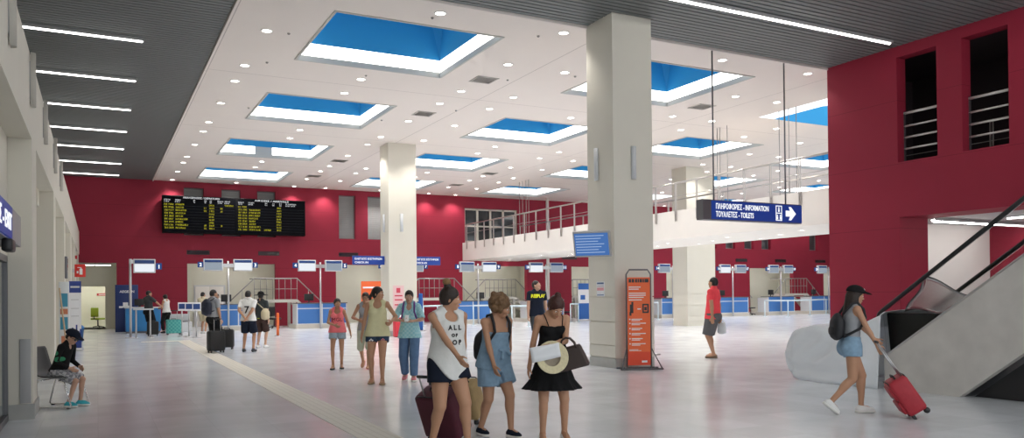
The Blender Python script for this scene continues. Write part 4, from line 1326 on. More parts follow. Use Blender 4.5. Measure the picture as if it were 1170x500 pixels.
def bounds(p):
    if p['t'] == 'c':
        r = max(p['ra'], p['rb'])
        return np.minimum(p['a'], p['b'])-r, np.maximum(p['a'], p['b'])+r
    if p['t'] == 'e':
        if p['R'] is None: return p['c']-p['r'], p['c']+p['r']
        r = np.sqrt(((p['R']*p['r'][None, :])**2).sum(1)); return p['c']-r, p['c']+r
    if p['t'] == 'b':
        h = p['h']+.002
        if p['R'] is not None: h = np.abs(p['R']) @ h
        return p['c']-h, p['c']+h
    return p['lo'], p['hi']


def sd(p, X):
    if p['t'] == 'c':
        pa = X-p['a']; ba = p['b']-p['a']
        L2 = ba @ ba+1e-12
        tr = (pa @ ba)/L2
        t = np.clip(tr, 0, 1)
        d = np.sqrt(((pa-t[..., None]*ba)**2).sum(-1))-(p['ra']+(p['rb']-p['ra'])*t)
        if p['cap']: d = np.maximum(d, (tr-1)*math.sqrt(L2))
        return d
    if p['t'] == 'e':
        q = X-p['c']
        if p['R'] is not None: q = q @ p['R']
        k0 = np.sqrt(((q/p['r'])**2).sum(-1)); k1 = np.sqrt(((q/p['r']**2)**2).sum(-1))+1e-9
        return k0*(k0-1)/k1
    if p['t'] == 'b':
        q = X-p['c']
        if p['R'] is not None: q = q @ p['R']
        q = np.abs(q)-(p['h']-p['rd'])
        return np.sqrt((np.maximum(q, 0)**2).sum(-1))+np.minimum(q.max(-1), 0)-p['rd']
    return p['f'](X)


def surface(prims, res, cuts=(), carve=(), carve_k=.006, lo=None, hi=None):
    los, his = zip(*[bounds(p) for p in prims])
    lo = np.min(los, 0)-3*res if lo is None else np.array(lo, float)
    hi = np.max(his, 0)+3*res if hi is None else np.array(hi, float)
    n = np.ceil((hi-lo)/res).astype(int)+1
    F = np.full(n, 1.0, np.float64)
    ax = [lo[i]+res*np.arange(n[i]) for i in range(3)]

    def sub(p, m):
        a, b = bounds(p)
        i0 = np.clip(np.floor((a-m-lo)/res).astype(int), 0, n); i1 = np.clip(np.ceil((b+m-lo)/res).astype(int)+1, 0, n)
        if (i1-i0).min() <= 0: return None
        sl = tuple(slice(i0[k], i1[k]) for k in range(3))
        X = np.stack(np.meshgrid(*[ax[k][sl[k]] for k in range(3)], indexing='ij'), -1)
        return sl, X
    for p in prims:
        k = p['k']
        s = sub(p, max(k*1.2, 2.5*res))
        if s is None: continue
        sl, X = s
        d = sd(p, X); a = F[sl]
        h = np.clip(.5+.5*(a-d)/k, 0, 1)
        F[sl] = a*(1-h)+d*h-k*h*(1-h)
    for p in carve:
        k = carve_k
        s = sub(p, max(k*1.2, 2.5*res))
        if s is None: continue
        sl, X = s
        d = -sd(p, X); a = F[sl]
        h = np.clip(.5-.5*(a-d)/k, 0, 1)
        F[sl] = a*(1-h)+d*h+k*h*(1-h)
    if cuts:
        X = np.stack(np.meshgrid(*ax, indexing='ij'), -1)
        for c in cuts: F = np.maximum(F, c(X))
    # surface nets
    S = F < 0
    n0, n1, n2 = n-1
    c8 = [F[i:i+n0, j:j+n1, k:k+n2] for i in (0, 1) for j in (0, 1) for k in (0, 1)]
    s8 = [c < 0 for c in c8]
    cnt = sum(s.astype(np.int8) for s in s8)
    act = (cnt > 0) & (cnt < 8)
    idx = np.argwhere(act)
    if len(idx) == 0: return np.zeros((0, 3)), np.zeros((0, 4), int)
    ID = np.full(act.shape, -1, np.int64); ID[act] = np.arange(len(idx))
    vals = np.stack([c[act] for c in c8], 1)
    off = np.array([(i, j, k) for i in (0, 1) for j in (0, 1) for k in (0, 1)], float)
    acc = np.zeros((len(idx), 3)); num = np.zeros(len(idx))
    for a in range(8):
        for b in range(a+1, 8):
            if np.abs(off[a]-off[b]).sum() != 1: continue
            va, vb = vals[:, a], vals[:, b]
            m = (va < 0) != (vb < 0)
            t = np.where(m, va/np.where(m, va-vb, 1), 0)
            acc += np.where(m[:, None], off[a]+(off[b]-off[a])*t[:, None], 0); num += m
    P = lo+res*(idx+acc/num[:, None])
    quads = []
    for d in range(3):
        e1, e2 = (d+1) % 3, (d+2) % 3
        A = S; sl0 = [slice(None)]*3; sl1 = [slice(None)]*3
        sl0[d] = slice(0, -1); sl1[d] = slice(1, None)
        a, b = A[tuple(sl0)], A[tuple(sl1)]
        E = np.argwhere(a != b)
        ok = (E[:, e1] > 0) & (E[:, e2] > 0) & (E[:, e1] < act.shape[e1]) & (E[:, e2] < act.shape[e2])
        E = E[ok]
        if len(E) == 0: continue
        inside = a[tuple(E.T)]
        q = []
        for o1, o2 in ((-1, -1), (0, -1), (0, 0), (-1, 0)):
            c = E.copy(); c[:, e1] += o1; c[:, e2] += o2
            q.append(ID[tuple(c.T)])
        q = np.stack(q, 1)
        q[~inside] = q[~inside][:, ::-1]
        quads.append(q)
    return P, np.concatenate(quads)


def smooth_pts(P, Q, it=2, lam=.5):
    if it == 0: return P
    e = np.concatenate([Q[:, [0, 1]], Q[:, [1, 2]], Q[:, [2, 3]], Q[:, [3, 0]]])
    e = np.concatenate([e, e[:, ::-1]])
    for _ in range(it):
        s = np.zeros_like(P); c = np.zeros(len(P))
        np.add.at(s, e[:, 0], P[e[:, 1]]); np.add.at(c, e[:, 0], 1)
        P = P+lam*(s/np.maximum(c, 1)[:, None]-P)
    return P


def sdf_obj(name, prims, res, mats, parent, cuts=(), carve=(), ck=.006, it=1, label=None):
    P, Q = surface(prims, res, cuts, carve, ck)
    P = smooth_pts(P, Q, it)
    me = bpy.data.meshes.new(name)
    me.from_pydata(P.tolist(), [], Q.tolist())
    me.polygons.foreach_set('use_smooth', [True]*len(me.polygons))
    me.update()
    for m in (mats if isinstance(mats, (list, tuple)) else [mats]): me.materials.append(m)
    o = bpy.data.objects.new(name, me); COL.objects.link(o); o.parent = parent
    if label: o['label'] = label
    return o


# ------------------------------------------------------------------ skeleton
def ik(a, c, l1, l2, pole):
    a, c, pole = np.array(a, float), np.array(c, float), np.array(pole, float)
    d = c-a; L = np.linalg.norm(d); u = d/max(L, 1e-6)
    L2 = min(L, (l1+l2)*.999)
    c = a+u*L2
    x = (l1*l1-l2*l2+L2*L2)/(2*L2)
    h = math.sqrt(max(0, l1*l1-x*x))
    p = pole-u*(pole @ u); p = p/max(np.linalg.norm(p), 1e-6)
    return a+u*x+p*h, c


def frame(z, yh):
    """matrix whose columns are x,y,z with z along `z` and y towards yh"""
    z = np.array(z, float); z /= np.linalg.norm(z)
    y = np.array(yh, float); y = y-z*(y @ z); y /= max(np.linalg.norm(y), 1e-6)
    return np.stack([np.cross(y, z), y, z], 1)


class Fig:
    """Local frame: +Y is ahead, +X the figure's right, Z up, origin on the floor."""

    def __init__(s, h=1.65, sex='f', build=1.0, hip_z=None, lean=0, side=0, twist=0, head_yaw=0, head_pitch=0, head_roll=0, hip_shift=(0, 0),
                 feet=((.09, .02, 0, 8), (-.09, -.02, 0, -8)), hands=(None, None), elbows=(None, None), knees=(None, None), pel_yaw=0, toe=(0, 0), child=False):
        k = h/1.70
        s.k, s.h, s.sex, s.b = k, h, sex, build
        rad = math.radians
        s.Rp = rotz(rad(-pel_yaw))
        hz = hip_z if hip_z is not None else .905*k
        s.pel = V(hip_shift[0], hip_shift[1], hz)
        s.Rc = s.Rp @ rotz(rad(-twist)) @ roty(rad(side)) @ rotx(rad(-lean))
        up = s.Rc @ V(0, 0, 1)
        s.up = up
        hw = (.088 if sex == 'f' else .085)*k
        s.hip = [s.pel+s.Rp @ V(hw*g, 0, 0) for g in (1, -1)]
        s.waist = s.pel+up*.17*k
        s.chest = s.pel+up*.37*k
        sw = {'f': .162, 'm': .192}[sex]*k*(.5+.5*build)
        s.sc = s.pel+up*.505*k
        s.sh = [s.sc+s.Rc @ V(sw*g, -.005, -.012*k) for g in (1, -1)]
        s.neck = s.pel+up*.545*k+s.Rc @ V(0, -.01*k, 0)
        s.Rh = s.Rc @ rotz(rad(-head_yaw)) @ rotx(rad(-head_pitch)) @ roty(rad(head_roll))
        hk = k*(1.0 if not child else 1.0+.18*(1-k))
        s.hk = hk
        s.head = s.neck+s.Rc @ V(0, .012*k, .03*k)+s.Rh @ V(0, .015*hk, .105*hk)
        s.knee, s.ank, s.toe, s.footR = [], [], [], []
        for i in (0, 1):
            fx, fy, fz, yaw = feet[i]
            t = rad(toe[i])
            Rf = rotz(rad(-yaw)) @ rotx(-t)
            a = V(fx, fy, fz)+V(0, 0, .02)+Rf @ V(0, -.0, .065*k)
            kn, an = ik(s.hip[i], a, .435*k, .415*k, knees[i] if knees[i] is not None else (rotz(rad(-yaw)) @ V(0, 1, 0)))
            s.knee.append(kn); s.ank.append(an); s.footR.append(Rf)
        s.elb, s.wri = [], []
        for i, g in ((0, 1), (1, -1)):
            if hands[i] is None:
                w = s.sh[i]+s.Rc @ V(.05*g*k, .03*k, -.53*k)
                w[2] = min(w[2], s.sh[i][2]-.50*k)
            else: w = np.array(hands[i], float)
            pol = np.array(elbows[i], float) if elbows[i] is not None else s.Rc @ V(.35*g, -1, -.15)
            e, w = ik(s.sh[i], w, .285*k, .245*k, pol)
            s.elb.append(e); s.wri.append(w)

    def torso(s):
        k, b, R, f = s.k, s.b, s.Rc, s.sex == 'f'
        pr = [ell(s.pel+s.Rp @ V(0, -.005, .02*k), V(.158 if f else .15, .105, .12)*k*V(b, b, 1), s.Rp, .04*k),
              ell(s.waist, V(.118 if f else .132, .088, .14)*k*V(b, b, 1), R, .05*k),
              ell(s.chest+R @ V(0, -.005*k, .0), V(.136 if f else .155, .098 if f else .108, .165)*k*V(b, b, 1), R, .05*k),
              cone(s.sh[0]+R @ V(-.03*k, 0, -.01*k), s.sh[1]+R @ V(.03*k, 0, -.01*k), .05*k, .05*k, .04*k),
              cone(s.sc+R @ V(.10*k, -.01, .005*k), s.neck+R @ V(.02*k, 0, .04*k), .035*k, .035*k, .03*k),
              cone(s.sc+R @ V(-.10*k, -.01, .005*k), s.neck+R @ V(-.02*k, 0, .04*k), .035*k, .035*k, .03*k)]
        for i, g in ((0, 1), (1, -1)):
            pr.append(ell(s.pel+s.Rp @ V(.075*g*k, -.06*k, -.03*k), V(.082, .075, .09)*k*b, s.Rp, .03*k))
            if f and s.k > .84: pr.append(ell(s.chest+R @ V(.068*g*k, .072*k, .01*k), V(.058, .052, .058)*k, R, .025*k))
        return pr

    def legs(s, i=None):
        k, b = s.k, s.b; pr = []
        for j in ((0, 1) if i is None else (i,)):
            h, n, a = s.hip[j], s.knee[j], s.ank[j]
            f = s.sex == 'f'
            pr.append(cone(h+V(0, 0, -.02*k), n, (.088 if f else .085)*k*b, .053*k*b, .02*k))
            fr = frame(a-n, s.footR[j] @ V(0, 1, 0))
            pr.append(cone(n, a, .049*k*b, .033*k, .012*k))
            pr.append(ell(n+(a-n)*.28-fr[:, 1]*.016*k, V(.047*b, .046*b, .115)*k, fr, .02*k))
        return pr

    def foot_prims(s, j, g=0.0):
        k, Rf, a = s.k, s.footR[j], s.ank[j]
        base = a-Rf @ V(0, 0, .065*k)
        return [ell(base+Rf @ V(0, -.025*k, .028*k), V(.034, .045, .04)*k+g, Rf, .015*k),
                ell(base+Rf @ V(0, .075*k, .022*k), V(.044, .10, .030)*k+g, Rf, .02*k),
                ell(base+Rf @ V(0, .05*k, .045*k), V(.032, .07, .032)*k+g, Rf, .02*k),
                cone(a, base+Rf @ V(0, -.01*k, .04*k), .034*k+g, .034*k+g, .015*k)]

    def arms(s, i=None, upto=1.0):
        k = s.k; pr = []; f = .92 if s.sex == 'f' else 1.06
        for j in ((0, 1) if i is None else (i,)):
            a, e, w = s.sh[j], s.elb[j], s.wri[j]
            pr.append(ell(a, V(.05, .05, .052)*k*f, None, .03*k))
            pr.append(cone(a, e, .046*k*f, .037*k*f, .012*k))
            pr.append(cone(e, w, .038*k*f, .025*k*f, .01*k))
            pr.append(ell(e+(w-e)*.25, V(.039, .039, .07)*k*f, frame(w-e, V(0, 1, .01)), .012*k))
        return pr

    def hand(s, j, curl=.35, palm=None, fat=1.0, dirn=None):
        """palm, four fingers of different length with knuckle bends and a side thumb"""
        k = s.k*.98; w, e = s.wri[j], s.elb[j]
        z = (w-e) if dirn is None else np.array(dirn, float)
        z = z/np.linalg.norm(z)
        g = 1 if j == 0 else -1
        pn = np.array(palm, float) if palm is not None else s.Rc @ V(-g, .1, 0)    # direction the palm faces
        F = frame(z, pn); pn = F[:, 1]
        xs = np.cross(z, pn)                          # across the palm
        ahead = s.Rc @ V(0, 1, .2)
        if xs @ ahead < 0 and abs(xs @ ahead) > .05: xs = -xs        # thumb side
        P = [cone(w-z*.01*k, w+z*.03*k, .024*k, .026*k, .01*k)]
        for t in (-.028, -.009, .010, .028):
            P.append(cone(w+z*.02*k+xs*t*.6*k, w+z*.085*k+xs*t*k, .0145*k*fat, .013*k*fat, .008*k))
        for t, L in ((.029, .072), (.010, .082), (-.009, .076), (-.028, .058)):
            b0 = w+z*.085*k+xs*t*k; r = .0088*k*fat
            a1, a2 = curl*.8, curl*1.9
            d1 = z*math.cos(a1)+pn*math.sin(a1); d2 = z*math.cos(a2)+pn*math.sin(a2)
            b1 = b0+d1*L*.5*k; b2 = b1+d2*L*.5*k
            P += [cone(b0, b1, r*1.08, r, .004*k), cone(b1, b2, r, r*.8, .003*k)]
        t0 = w+z*.025*k+xs*.022*k
        d1 = (z*.62+xs*.70+pn*.25); d1 /= np.linalg.norm(d1); d2 = z*.85+xs*.25+pn*(.25+.5*curl); d2 /= np.linalg.norm(d2)
        t1 = t0+d1*.045*k; t2 = t1+d2*.042*k
        P += [cone(t0, t1, .0135*k*fat, .011*k*fat, .006*k), cone(t1, t2, .0105*k*fat, .0085*k*fat, .004*k)]
        return P

    def hp(s, x, y, z): return s.head+s.Rh @ (V(x, y, z)*s.hk)

    def head_prims(s):
        k, R = s.hk, s.Rh
        hp = s.hp
        m = 1.0 if s.sex == 'f' else 1.04
        P = [cone(s.neck+s.Rc @ V(0, -.005, -.03*s.k), hp(0, -.025, -.05), .051*s.k*m, .046*k*m, .03*k),
             ell(hp(0, -.012, .022), V(.072*m, .092, .088)*k, R, .03*k),
             ell(hp(0, .028, -.03), V(.057*m, .062, .088)*k, R, .03*k),
             ell(hp(0, .052, -.088), V(.034*m, .034, .028)*k, R, .02*k),
             cone(hp(0, .088, .002), hp(0, .106, -.034), .009*k, .0125*k, .010*k),
             ell(hp(.013, .098, -.038), V(.008, .008, .007)*k, R, .006*k), ell(hp(-.013, .098, -.038), V(.008, .008, .007)*k, R, .006*k),
             ell(hp(0, .088, -.066), V(.020, .011, .0075)*k, R, .008*k),
             cone(hp(-.045, .078, .024), hp(.045, .078, .024), .010*k, .010*k, .012*k),
             ell(hp(.042, .066, -.028), V(.02, .02, .024)*k, R, .02*k), ell(hp(-.042, .066, -.028), V(.02, .02, .024)*k, R, .02*k)]
        for g in (1, -1):
            P.append(ell(hp(.073*g*m, -.008, -.012), V(.010, .020, .031)*k, R @ rotz(-.35*g), .006*k))
        return P

    def sockets(s):
        return [ell(s.hp(.030*g, .094, .003), V(.017, .012, .011)*s.hk, s.Rh) for g in (1, -1)]


SKIN = {}


def skin(tone):
    if tone not in SKIN:
        SKIN[tone] = mat('skin_tone', {'tan': (.50, .27, .165), 'fair': (.55, .33, .235), 'brown': (.30, .145, .085)}[tone], .5, noise=.05, nscale=12, spec=.35)
    return SKIN[tone]


_CLOTH = {}


def cloth(name, col, rough=.85, noise=.08, nscale=14, bump=.25):
    if name not in _CLOTH: _CLOTH[name] = mat(name, col, rough, noise=noise, nscale=nscale, bump=bump, spec=.2)
    return _CLOTH[name]


M_EYEW = mat('eye_white', (.75, .72, .68), .3)
M_IRIS = mat('dark_iris', (.03, .018, .01), .2)
M_LIPS = mat('lip_tone', (.42, .14, .11), .45)
M_BROW = mat('dark_eyebrow', (.03, .02, .015), .8)


def body(F, root, res, tone='tan', curl=(.35, .35), palm=(None, None), hdir=(None, None), feet=True, face=True, fat=None, extra=()):
    fat = fat or (1.0 if res < .0085 else 1.25)
    P = F.torso()+F.legs()+F.head_prims()+F.arms()
    for j in (0, 1):
        P += F.hand(j, curl[j], palm[j], fat, hdir[j])
        if feet: P += F.foot_prims(j)
    P += list(extra)
    o = sdf_obj('body', P, res, skin(tone), root, carve=F.sockets() if face and res < .012 else (), ck=.008, it=1)
    if face:
        for g in (1, -1):
            bm = bmesh.new(); k = F.hk
            M4 = Matrix([[*F.Rh[0], 0], [*F.Rh[1], 0], [*F.Rh[2], 0], [0, 0, 0, 1]])
            c = F.hp(.030*g, .0795, .003)
            T = Matrix.Translation(Vector(c)) @ M4
            ellipsoid(bm, (0, 0, 0), (.0125*k, .0115*k, .0085*k), 10, 8, 0, T)
            ellipsoid(bm, (0, .0085*k, 0), (.0055*k, .0042*k, .0055*k), 8, 6, 1, T)
            obj('eye', bm, [M_EYEW, M_IRIS], root)
            bm = bmesh.new()
            tube(bm, [F.hp(g*x, y, z) for x, y, z in ((.014, .0915, .021), (.03, .0895, .027), (.048, .076, .021))], [.0028*k, .004*k, .0022*k], 6)
            obj('eyebrow', bm, M_BROW, root)
        bm = bmesh.new()
        tube(bm, [F.hp(x, y, z) for x, y, z in ((-.021, .086, -.066), (-.008, .0975, -.0625), (0, .0985, -.064), (.008, .0975, -.0625), (.021, .086, -.066))], [.002*k, .0042*k, .004*k, .0042*k, .002*k], 6)
        tube(bm, [F.hp(x, y, z) for x, y, z in ((-.019, .086, -.0675), (0, .0985, -.072), (.019, .086, -.0675))], [.002*k, .005*k, .002*k], 6)
        obj('lips', bm, M_LIPS, root)
    return o


def hair_cap(F, root, res, m, vol=.012, length=0.0, bun=None, tail=None, extra=(), fringe=0.0, name='hair', lab=None, nape=-.06):
    k, R = F.hk, F.Rh
    P = [ell(F.hp(0, -.016, .028), V(.074+vol, .092+vol, .090+vol)*k, R, .02*k), ell(F.hp(0, -.048, -.02), V(.066+vol*.7, .055+vol*.6, .075)*k, R, .03*k)]
    if bun is not None:
        x, y, z, r = bun
        P += [ell(F.hp(x, y, z), V(r, r, r*.85)*k, R, .012*k), ell(F.hp(x+.3*r, y, z+.3*r), V(r, r, r)*.7*k, R, .008*k)]
    if tail is not None:
        for a, b, ra, rb_ in tail: P.append(cone(F.hp(*a), F.hp(*b), ra*k, rb_*k, .02*k))
    carve = [ell(F.hp(0, .118-fringe*.2, -.045-fringe), V(.064, .078, .098)*k, R), ell(F.hp(.055, .075, -.055), V(.035, .05, .07)*k, R), ell(F.hp(-.055, .075, -.055), V(.035, .05, .07)*k, R)]
    P2 = P+list(extra)
    cuts = [lambda X: -((X-F.hp(0, 0, 0)) @ R[:, 2]-(nape*k)) if (tail is None and not extra) else np.full(X.shape[:-1], -1.0)]
    return sdf_obj(name, P2, res, m, root, cuts=cuts, carve=carve, ck=.01, it=1, label=lab)


def plane(n, p):
    n = np.array(n, float); n /= np.linalg.norm(n); p = np.array(p, float)
    return lambda X: (X-p) @ n


def tshirt(F, root, res, m, hem=-.06, sleeve=.55, loose=.014, neck=.0, name='tshirt', vneck=0.0, flare=0.0, keep_bottom=None, collar=False, lab=None):
    """hem in metres (unit height) relative to the hip joint along the torso axis"""
    k, R = F.k, F.Rc
    T = [dict(p) for p in F.torso()]
    T = grow(T, loose*k)
    for g in (1, -1): T.append(cone(F.waist+F.up*.1*k+R @ V(.03*g*k, 0, 0), F.pel+F.up*(hem-.02)*k+F.Rp @ V(.074*g*k, 0, 0), .098*k*F.b+loose, (.112+flare)*k*F.b+loose, .03*k))
    A = []
    for j in (0, 1):
        a, e, w = F.sh[j], F.elb[j], F.wri[j]
        if sleeve > 0:
            if sleeve <= 1: A.append(cone(a, a+(e-a)*sleeve, .058*k, .053*k+loose*.5, .02*k, cap=True))
            else:
                A.append(cone(a, e, .056*k, .046*k, .02*k)); A.append(cone(e, e+(w-e)*(sleeve-1), .046*k, .036*k, .012*k, cap=True))
    z0 = F.pel+F.up*hem*k
    cuts = [plane(-F.up, z0)]
    carve = [cone(F.neck+R @ V(0, .0, -.005*k), F.neck+R @ V(0, .03*k, .15*k), .056*k+neck*k, .07*k+neck*k)]
    if vneck or neck: carve.append(ell(F.neck+R @ V(0, .075*k, -.03*k-vneck*k), V(.05+neck, .07, .05+vneck)*k, R))
    return sdf_obj(name, T+A, res, m, root, cuts=cuts, carve=carve, ck=.006, it=2, label=lab)


def tanktop(F, root, res, m, hem=-.06, loose=.012, scoop=.09, strap=.045, arm=.07, flare=0.0, top=None, name='tank_top', lab=None, curve=0.0, drop=.0):
    k, R = F.k, F.Rc
    T = grow([dict(p) for p in F.torso()], loose*k)
    if hem < .08:
        for g in (1, -1): T.append(cone(F.waist+F.up*.1*k+R @ V(.03*g*k, 0, 0), F.pel+F.up*(hem-.02)*k+F.Rp @ V(.074*g*k, 0, 0), .094*k*F.b+loose, (.112+flare)*k*F.b+loose, .03*k))
    z0 = F.pel+F.up*hem*k
    def cut_hem(X):
        q = (X-z0) @ F.up
        if curve:
            xx = (X-z0) @ R[:, 0]
            q = q-curve*k*(np.abs(xx)/(.17*k))**2+0
        return -q
    cuts = [cut_hem]
    carve = [cone(F.neck+R @ V(0, 0, -.02*k), F.neck+R @ V(0, .02, .2*k), .062*k, .08*k),
             ell(F.neck+R @ V(0, .085*k, -.05*k), V(.075, .09, scoop)*k, R), ell(F.neck+R @ V(0, -.06*k, -.02*k), V(.07, .05, scoop*.6)*k, R)]
    for i, g in ((0, 1), (1, -1)):
        c = F.sh[i]+R @ V(.028*g*k, 0, -.03*k-drop*k)
        carve.append(ell(c, V(.062, .16, arm+.02)*k, R))
        carve.append(ell(F.sh[i]+R @ V(.05*g*k, 0, .03*k), V(.06, .2, .06)*k, R))
    if top is not None: cuts.append(plane(F.up, F.pel+F.up*top*k))
    return sdf_obj(name, T, res, m, root, cuts=cuts, carve=carve, ck=.008, it=2, label=lab)


def shorts(F, root, res, m, length=.35, waist=.10, loose=.014, flare=.012, name='shorts', lab=None, wide=0.0):
    """length: fraction of the thigh covered (>1 goes on down the shin)"""
    k, b = F.k, F.b
    P = grow(F.torso()[:2]+[p for p in F.torso()[6:] if p['c'][2] < F.pel[2]+.05], loose*k)
    for j in (0, 1):
        h, n, a = F.hip[j], F.knee[j], F.ank[j]
        if length <= 1:
            e = h+(n-h)*length
            r1 = (.088+(.053-.088)*length)*k*b+loose+flare*k
            P.append(cone(h+V(0, 0, .0), e, .09*k*b+loose, r1, .014*k, cap=True))
        else:
            P.append(cone(h, n, .09*k*b+loose, .060*k*b+loose+wide, .016*k))
            e = n+(a-n)*(length-1)
            P.append(cone(n, e, .058*k*b+loose+wide, .046*k+loose*.8+wide, .014*k, cap=True))
    c = plane(F.up, F.pel+F.up*waist*k)
    mid = (F.knee[0]+F.knee[1])/2; top = F.pel+V(0, 0, -.115*k)
    ax = F.hip[0]-F.hip[1]; dk = F.knee[0]-F.knee[1]
    nx = ax/np.linalg.norm(ax)
    hh = (top[2]-mid[2])/2+.3
    cr = [rb((top+V(mid[0]-top[0], mid[1]-top[1], 0)*.0)-V(0, 0, hh), V(max(.006, .7*res), .5, hh), frame(V(0, 0, 1), np.cross(V(0, 0, 1), nx)), .003)]
    return sdf_obj(name, P, res, m, root, cuts=[c], carve=cr, ck=.012, it=2, label=lab)


def shoes(F, root, res, m, msole=None, g=.006, name='shoe', ankle=.0, low=None):
    for j in (0, 1):
        k, Rf, a = F.k, F.footR[j], F.ank[j]
        base = a-Rf @ V(0, 0, .065*k)
        P = grow(F.foot_prims(j), g)
        top = plane(Rf @ V(0, .25, 1), base+Rf @ V(0, 0, (.085+ankle)*k if low is None else low*k))
        bot = plane(Rf @ V(0, 0, -1), base+Rf @ V(0, 0, -.012))
        o = sdf_obj(name, P, res, m, root, cuts=[top, bot], it=1)
        if msole is not None:
            Q = [ell(base+Rf @ V(0, -.02*k, 0.0), V(.044, .058, .03)*k+g*.5, Rf, .02*k), ell(base+Rf @ V(0, .08*k, 0.0), V(.054, .108, .03)*k+g*.5, Rf, .03*k)]
            sdf_obj('sole', Q, res, msole, o, cuts=[plane(Rf @ V(0, 0, 1), base+Rf @ V(0, 0, .016)), plane(Rf @ V(0, 0, -1), base+Rf @ V(0, 0, -.018))], it=0)


def print_on(target, s, size, M, m, parent, depth=.3, off=.006, width=None, bold=.0, name='lettering'):
    """letters projected along local -Z of M onto a garment mesh"""
    me = text_mesh(s, size, 0.0, 'CENTER', width, bold)
    bm = bmesh.new(); bm.from_mesh(me); bpy.data.meshes.remove(me)
    bmesh.ops.subdivide_edges(bm, edges=bm.edges[:], cuts=1)
    tree = BVHTree.FromPolygons([v.co.copy() for v in target.data.vertices], [tuple(p.vertices) for p in target.data.polygons])
    dv = (M.to_3x3() @ Vector((0, 0, -1))).normalized()
    for v in bm.verts:
        p = M @ v.co
        hit = tree.ray_cast(p-dv*depth, dv, 2*depth)
        v.co = (hit[0]-dv*off) if hit[0] is not None else p
    return obj(name, bm, m, parent)


def m4(R, p):
    return Matrix([[R[0][0], R[0][1], R[0][2], p[0]], [R[1][0], R[1][1], R[1][2], p[1]], [R[2][0], R[2][1], R[2][2], p[2]], [0, 0, 0, 1]])


def chest_frame(F, dx, dz, out=.25, back=False):
    """frame in front of the chest: text X to the viewer's right"""
    R = F.Rc; y = R[:, 1]*(-1 if back else 1)
    x = R[:, 0]*(1 if back else -1)
    return m4(np.stack([x, R[:, 2], y], 1), F.chest+R @ V(0, 0, dz)+x*dx+y*out)


def place(px, py, right, toward, label, h=None):
    """person standing at the photo's floor pixel, facing (image right, towards the camera)"""
    x, y = ground(px, py)
    rr = np.array([_r[0], _r[1]]); ff = -np.array([_f[0], _f[1]])
    d = rr*right+ff*toward
    ang = math.atan2(d[1], d[0])-PI/2
    return thing('person', label, 'person', (x, y, 0), ang)
# ------------------------------------------------------------------ the people
H_DARK = mat('dark_brown_hair', (.022, .012, .008), .55, noise=.3, nscale=30, bump=.5)
H_BLACK = mat('black_hair', (.010, .008, .008), .5, noise=.3, nscale=30, bump=.5)
H_CURLY = mat('curly_light_brown_hair', (.16, .085, .035), .6, noise=.5, nscale=25, bump=1.0)
H_RED = mat('reddish_brown_hair', (.055, .016, .011), .5, noise=.3, nscale=30, bump=.5)
H_TIP = mat('blond_bun_hair', (.24, .13, .05), .6, noise=.4, nscale=30, bump=.8)
C_WHITE = cloth('white_cotton', (.74, .74, .72))
C_NAVY = cloth('navy_cotton', (.010, .014, .028))
C_BLACK = cloth('black_cotton', (.010, .010, .011))
C_DENIM = cloth('light_denim', (.25, .38, .51), noise=.25, nscale=20)
C_DENIMD = cloth('dark_denim', (.035, .06, .11), noise=.25, nscale=20)
C_DENIMP = cloth('pale_denim', (.33, .42, .48), noise=.25, nscale=20)
C_JEANS = cloth('blue_jeans', (.11, .19, .33), noise=.25, nscale=12)
C_GREY = cloth('grey_cotton', (.33, .34, .36))
C_DGREY = cloth('charcoal_cotton', (.05, .055, .06))
C_CORAL = cloth('coral_red_cotton', (.92, .085, .105))
C_PINK = cloth('neon_pink_cotton', (.95, .22, .24))
C_YELLOW = cloth('pale_yellow_cotton', (.70, .66, .40))
C_CREAMC = cloth('cream_cotton', (.70, .64, .46))
C_BROWN = cloth('brown_cotton', (.06, .035, .03))
C_BEIGE = cloth('beige_canvas', (.52, .45, .31))
C_LEATH = mat('brown_sandal_leather', (.16, .10, .06), .5)
C_TAN = mat('tan_sandal_leather', (.40, .27, .16), .5)
C_SHOEW = mat('white_shoe_leather', (.78, .77, .76), .5)
C_SHOED = mat('dark_shoe', (.03, .032, .04), .5)
C_RUBW = mat('white_rubber_sole', (.75, .74, .70), .5)
C_TEAL = mat('turquoise_sneaker', (.04, .42, .50), .6)
C_PINKSH = mat('pink_shoe', (.75, .25, .28), .6)
M_PRINTB = mat('black_print', (.012, .012, .012), .7)
M_PRINTY = mat('yellow_print', (.85, .90, .02), .6)
M_PRINTR = mat('dark_red_print', (.28, .01, .03), .7)


def plaid(name, a, b, sc):
    m = mat(name, a, .85)
    nt = m.node_tree; N, L = nt.nodes, nt.links
    tc = N.new('ShaderNodeTexCoord'); mp = N.new('ShaderNodeMapping'); mp.inputs['Scale'].default_value = (sc, sc, sc)
    ck = N.new('ShaderNodeTexChecker'); ck.inputs['Scale'].default_value = 1.0
    ck.inputs['Color1'].default_value = (*a, 1); ck.inputs['Color2'].default_value = (*b, 1)
    L.new(tc.outputs['Object'], mp.inputs[0]); L.new(mp.outputs[0], ck.inputs['Vector'])
    L.new(ck.outputs['Color'], N['Principled BSDF'].inputs['Base Color'])
    return m


C_PLAID = plaid('light_blue_checked_cotton', (.30, .60, .66), (.42, .68, .72), 28)
C_BOYSH = plaid('grey_white_patterned_cotton', (.50, .50, .52), (.22, .22, .25), 22)

